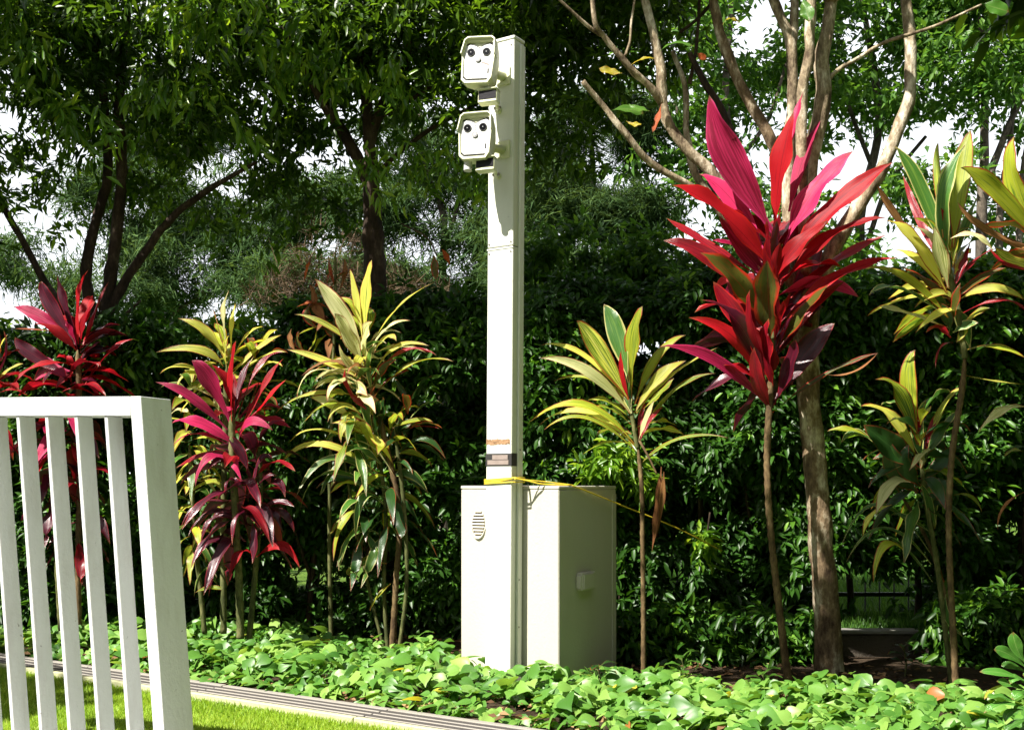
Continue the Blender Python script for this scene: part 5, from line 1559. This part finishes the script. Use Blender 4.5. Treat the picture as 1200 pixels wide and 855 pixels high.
rosette(c1, W(80, 480, Y1p), 20, .38, .08, ['crimson', 'dark', 'red', 'pink'], 30, -50, dz=.5, droop=.8)
rosette(c1, W(66, 540, Y1p), 16, .34, .075, ['crimson', 'dark', 'pink'], 30, -50, dz=.5, droop=.8)
rosette(c1, W(92, 600, Y1p), 12, .30, .07, ['dark', 'crimson', 'dark'], 20, -60, dz=.5, droop=.9)
# --- maroon cordyline cut by the left edge
Y11 = 7.3
c11 = thing('cordyline_plant', 'maroon cordyline with a yellow leaf cut off by the left edge', 'plant', W(-12, 745, Y11), CG)
cane(c11, [(-10, 748, Y11, 9), (-12, 640, Y11, 8), (-10, 520, Y11, 8), (-8, 450, Y11, 7)], 'cane')
leaves_px(c11, [(-40, 740, 40, 580, 22, 438, 62, 'dark', 0), (-40, 760, 60, 668, 138, 634, 34, 'yellow', -.2), (-40, 640, 10, 520, 45, 462, 24, 'yellow', .1),
                (-40, 740, 0, 560, -10, 420, 60, 'crimson', .1), (-50, 800, 40, 760, 100, 790, 44, 'red', -.2), (-50, 780, -150, 640, -250, 560, 60, 'red', 0),
                (-50, 780, -120, 560, -160, 440, 60, 'crimson', 0)], 0, 300, 5.03, Y11)
rosette(c11, W(-10, 470, Y11), 14, .36, .08, ['crimson', 'dark', 'red'], 50, -40, dz=.4, droop=.7)
# --- russet cordyline behind the cream clump
Y10 = 7.8
c10 = thing('cordyline_plant', 'withered russet and orange leaved cordyline behind the cream clump', 'plant', W(385, 745, Y10), CG)
cane(c10, [(388, 748, Y10, 7), (386, 600, Y10, 6), (390, 450, Y10, 5), (393, 330, Y10, 4), (393, 290, Y10, 3)], 'cane_green')
leaves_px(c10, [(165, 20, 160, 60, 142, 115, 42, 'orange', -.1), (250, 190, 250, 110, 272, 70, 36, 'orange', 0), (290, 160, 262, 60, 255, -10, 28, 'orange', .2),
                (190, 260, 190, 180, 165, 130, 36, 'brown', 0), (300, 160, 330, 80, 322, 10, 28, 'brown', 0), (200, 330, 160, 260, 215, 190, 50, 'olive', 0),
                (100, 430, 80, 380, 85, 330, 36, 'brown', 0), (140, 430, 115, 390, 120, 340, 34, 'olive', 0), (240, 300, 200, 240, 170, 220, 50, 'brown', .1),
                (260, 330, 220, 280, 230, 200, 50, 'orange', .2), (290, 250, 310, 190, 350, 150, 36, 'brown', .2), (280, 300, 180, 330, 110, 360, 34, 'lime', .1),
                (160, 430, 190, 390, 200, 330, 40, 'lime', .1), (280, 380, 260, 340, 220, 330, 44, 'olive', .1)], 320, 300, 3.886, Y10)
leaves_px(c10, [(735, 0, 738, 60, 745, 110, 40, 'olive', 0), (770, -30, 790, 0, 805, 40, 30, 'orange', 0)], 320, 300, 3.886, Y10)
limb('twig', [(470, 262, Y10, 2), (500, 278, Y10, 2), (512, 300, Y10, 2), (440, 330, Y10, 2)][:3], 'bark_dark', c10, 6)
rosette(c10, W(386, 370, Y10), 12, .26, .05, ['olive', 'brown', 'lime', 'orange'], 50, -40, dz=.4, droop=.6)

# --- glossy shrub, bottom right corner
Y12 = 4.25
c12 = thing('glossy_shrub', 'dark glossy green shrub with rounded leaves in the bottom right corner', 'plant', W(1230, 880, Y12))
limb('stem', [(1232, 900, Y12, 8), (1228, 840, Y12, 7), (1215, 790, Y12, 6), (1205, 760, Y12, 4)], 'bark_dark', c12, 7)
leaves_px(c12, [(800, 540, 760, 470, 745, 398, 68, 'gloss_green', -.1), (800, 560, 720, 500, 655, 480, 60, 'gloss_green', -.2), (810, 630, 700, 590, 588, 583, 46, 'gloss_green', -.2),
                (810, 670, 730, 640, 668, 628, 48, 'gloss_green', -.4), (810, 590, 740, 555, 688, 555, 40, 'gloss_green', 0), (800, 740, 700, 700, 622, 703, 56, 'gloss_green', -.4),
                (810, 760, 700, 730, 607, 775, 38, 'gloss_green', -.3), (720, 640, 650, 665, 610, 712, 22, 'lime', 0), (830, 720, 780, 680, 740, 712, 48, 'gloss_green', -.6),
                (790, 760, 730, 770, 708, 815, 42, 'gloss_green', -.4), (820, 800, 760, 820, 700, 860, 50, 'gloss_green', -.3), (840, 560, 840, 480, 860, 410, 70, 'gloss_green', 0),
                (850, 620, 900, 560, 960, 530, 60, 'gloss_green', 0), (820, 690, 820, 620, 790, 600, 50, 'gloss_green', -.6), (840, 780, 900, 760, 960, 800, 60, 'gloss_green', -.2),
                (830, 830, 800, 850, 760, 900, 50, 'gloss_green', -.3), (800, 640, 760, 610, 730, 640, 44, 'gloss_green', -.5)],
          1000, 640, 3.975, Y12, shape='obovate', fold=.25)

# ================================================================== GROUND COVER, LAWN, LITTER
def bed_points(n, smin=-2.5, smax=8.2, tmin=0.03, tmax=2.6):
    s = rng.uniform(smin, smax, n)
    t_ = rng.uniform(tmin, tmax, n)
    k = np.array(KP)[None, :] + np.outer(s, np.array(AX)) + np.outer(t_, np.array(AY))
    return k, s, t_


k, s_, t_ = bed_points(25000)
back = 7.75 - 0.08 * k[:, 0]
edge = nz(np.stack([s_, t_ * 0, s_ * 0], 1), 2.2, 4) * .13
dens = nz(k, 1.5, 9)
vis = (np.abs(k[:, 0]) < k[:, 1] * .5 + .4)
back = np.interp(k[:, 0], [-3, -2.2, -.5, .4, 1.2, 2.5], [8.8, 8.5, 6.9, 6.5, 6.1, 5.75])
ok = (t_ > .05 + edge) & (k[:, 1] < back + nz(k, 2, 1) * .25) & vis & ((nz(k, 5.5, 3) > -.14) | (t_ < .15))
# nothing grows through the cabinet
lx = (k[:, 0] - CO.x) * AX.x + (k[:, 1] - CO.y) * AX.y
ly = (k[:, 0] - CO.x) * AY.x + (k[:, 1] - CO.y) * AY.y
ok &= ~((lx > -.05) & (lx < CW + .04) & (ly > -.02) & (ly < CD + .02))
ok &= ~((lx > .20) & (lx < .50) & (ly > -.17) & (ly < 0))
ok &= ~((k[:, 0] / k[:, 1] > .41) & (k[:, 1] < 4.75))
k, s_, t_ = k[ok], s_[ok], t_[ok]
n = len(k)
hz = .03 + .12 * rng.random(n) ** 1.1 + .13 * np.clip(nz(k, 3.2, 6) + .15, 0, 1) + .02 * np.minimum(t_, 1)
tall = rng.random(n) < .02
hz[tall] += rng.uniform(.03, .09, tall.sum())
hz *= .85 * np.clip(t_ / .25, .35, 1) * np.interp(k[:, 0], [-.6, .2, 1.5], [1, .8, .75])
shade_fade = 1
pos = k.copy()
pos[:, 2] = hz
az = rng.random(n) * 2 * PI
d = np.stack([np.cos(az), np.sin(az), rng.normal(size=n) * .30 - .12], 1)
nn = np.stack([rng.normal(size=n) * .55 - .30, rng.normal(size=n) * .55 - .40, np.ones(n)], 1)
ln = .045 + .085 * rng.random(n) ** 1.4
half = rng.random(n) < .72
tint = np.clip(rng.beta(1.5, 1.8, n) + .22 * nz(pos, 2.4, 2), 0, .93)
odd = rng.random(n)
tint[odd < .008] = .985
tint[odd > .998] = 1.0
o = leaf_mass('ground_cover', T_HEART, pos, d, nn, ln, ln * rng.uniform(.62, 1.0, n), 'cover_leaf', None, tint, True)
o['kind'] = 'stuff'
o['label'] = 'bright green trailing ground cover with heart shaped leaves filling the bed'
# their stalks
sel = rng.random(n) < .6
st = pos[sel] * 1.0
root_ = st.copy()
root_[:, 2] = 0.0
root_[:, :2] += rng.normal(size=(sel.sum(), 2)) * .03
dd = st - root_
o = leaf_mass('ground_cover_stalks', T_NEEDLE, root_, dd, rng.normal(size=dd.shape) + np.array([0, -1.5, 0]), np.linalg.norm(dd, axis=1), .006, 'cover_leaf', None, tint[sel] * .8, False)
o['kind'] = 'stuff'
o['label'] = 'thin stalks of the ground cover'
# taller seedlings poking out of the bed
for i, (px, py, Y, h, lab) in enumerate([(800, 790, 6.2, .20, 'young plant with pointed leaves right of the slim cane'), (702, 800, 6.0, .17, 'small dark seedling against the shaded side of the cabinet'),
                                         (490, 770, 7.0, .20, 'leafy green seedling at the foot of the cream cordyline clump'), (895, 800, 6.1, .12, 'low seedling beside the tall red cordyline cane'),
                                         (1060, 770, 6.6, .2, 'shaded seedling against the low wall')]):
    t = thing('seedling', lab, 'plant', W(px, py, Y), 'seedlings in the bed')
    b = t.location.copy()
    b.z = 0
    pp, rad = smooth_path([(b, .005), (b + Vector((.01, 0, h * .6)), .004), (b + Vector((-.01, 0, h)), .003)], 3)
    MB().tube(pp, rad, 6).obj('stem', 'cane_green', t, True)
    for q in range(9):
        a_ = q * 2.4
        z = h * (.35 + .65 * q / 8)
        hh = Vector((math.cos(a_), math.sin(a_), 0))
        P0 = b + ZV * z
        blade(t, P0, P0 + hh * .05 + ZV * .03, P0 + hh * .11 + ZV * .02, .038, 'big_leaf' if i not in (1, 4) else 'deep_green', hint=ZV * 1.0 - hh * .3, shape='oval', seg=7)

# litter on the soil and on the drain edge
k, s_, t_ = bed_points(5200, -2.5, 8.2, -.05, 2.6)
k[:, 2] = .03 + rng.random(len(k)) * .03
az = rng.random(len(k)) * 2 * PI
d = np.stack([np.cos(az), np.sin(az), rng.normal(size=len(k)) * .2], 1)
nn = np.stack([rng.normal(size=len(k)) * .4, rng.normal(size=len(k)) * .4, np.ones(len(k))], 1)
ln = rng.uniform(.02, .07, len(k))
m_ = (t_ > .01)
o = leaf_mass('leaf_litter', T_LANCE, k[m_], d[m_], nn[m_], ln[m_], ln[m_] * .5, 'litter')
o['kind'] = 'stuff'
o['label'] = 'brown dry leaf litter scattered over the soil under the ground cover'

# lawn blades in front
n = 150000
s_ = rng.uniform(-3.5, 5.5, n)
t_ = -LW + .012 - rng.random(n) ** 1.3 * 2.6
k = np.array(KP)[None, :] + np.outer(s_, np.array(AX)) + np.outer(t_, np.array(AY))
ok = (np.abs(k[:, 0]) < k[:, 1] * .50 + .2) & (k[:, 1] > 4.3)
k = k[ok]
n = len(k)
d = np.stack([rng.normal(size=n) * .42, rng.normal(size=n) * .42, np.ones(n)], 1)
ln = rng.uniform(.014, .038, n) * (1 + .5 * np.clip(nz(k[::1], 3, 2), -.6, 1))
o = leaf_mass('lawn_grass', T_NEEDLE, k, d, rng.normal(size=(n, 3)), ln, rng.uniform(.0035, .006, n), 'grass_blade', None, np.clip(rng.random(n) * .8 + .3 * nz(k, 2, 7) + .05, 0, 1))
o['kind'] = 'stuff'
o['label'] = 'short bright lawn grass in front of the drain strip'
# rough grass beyond the wall
n = 60000
k = np.stack([rng.uniform(0.6, 6, n), WY + .2 + 6 * rng.random(n) ** 1.4, np.full(n, WZ - .03)], 1)
gx = 600 + F * k[:, 0] / k[:, 1]
k = k[(k[:, 1] > 8.35) | ((gx > 975) & (gx < 1095))]
n = len(k)
d = np.stack([rng.normal(size=n) * .5, rng.normal(size=n) * .5, np.ones(n)], 1)
ln = rng.uniform(.04, .12, n)
o = leaf_mass('rough_grass', T_NEEDLE, k, d, rng.normal(size=(n, 3)), ln, .008, 'tree_leaf_far', None, rng.random(n) * .8)
o['kind'] = 'stuff'
o['label'] = 'rough green grass beyond the low wall seen through the hedge gap'
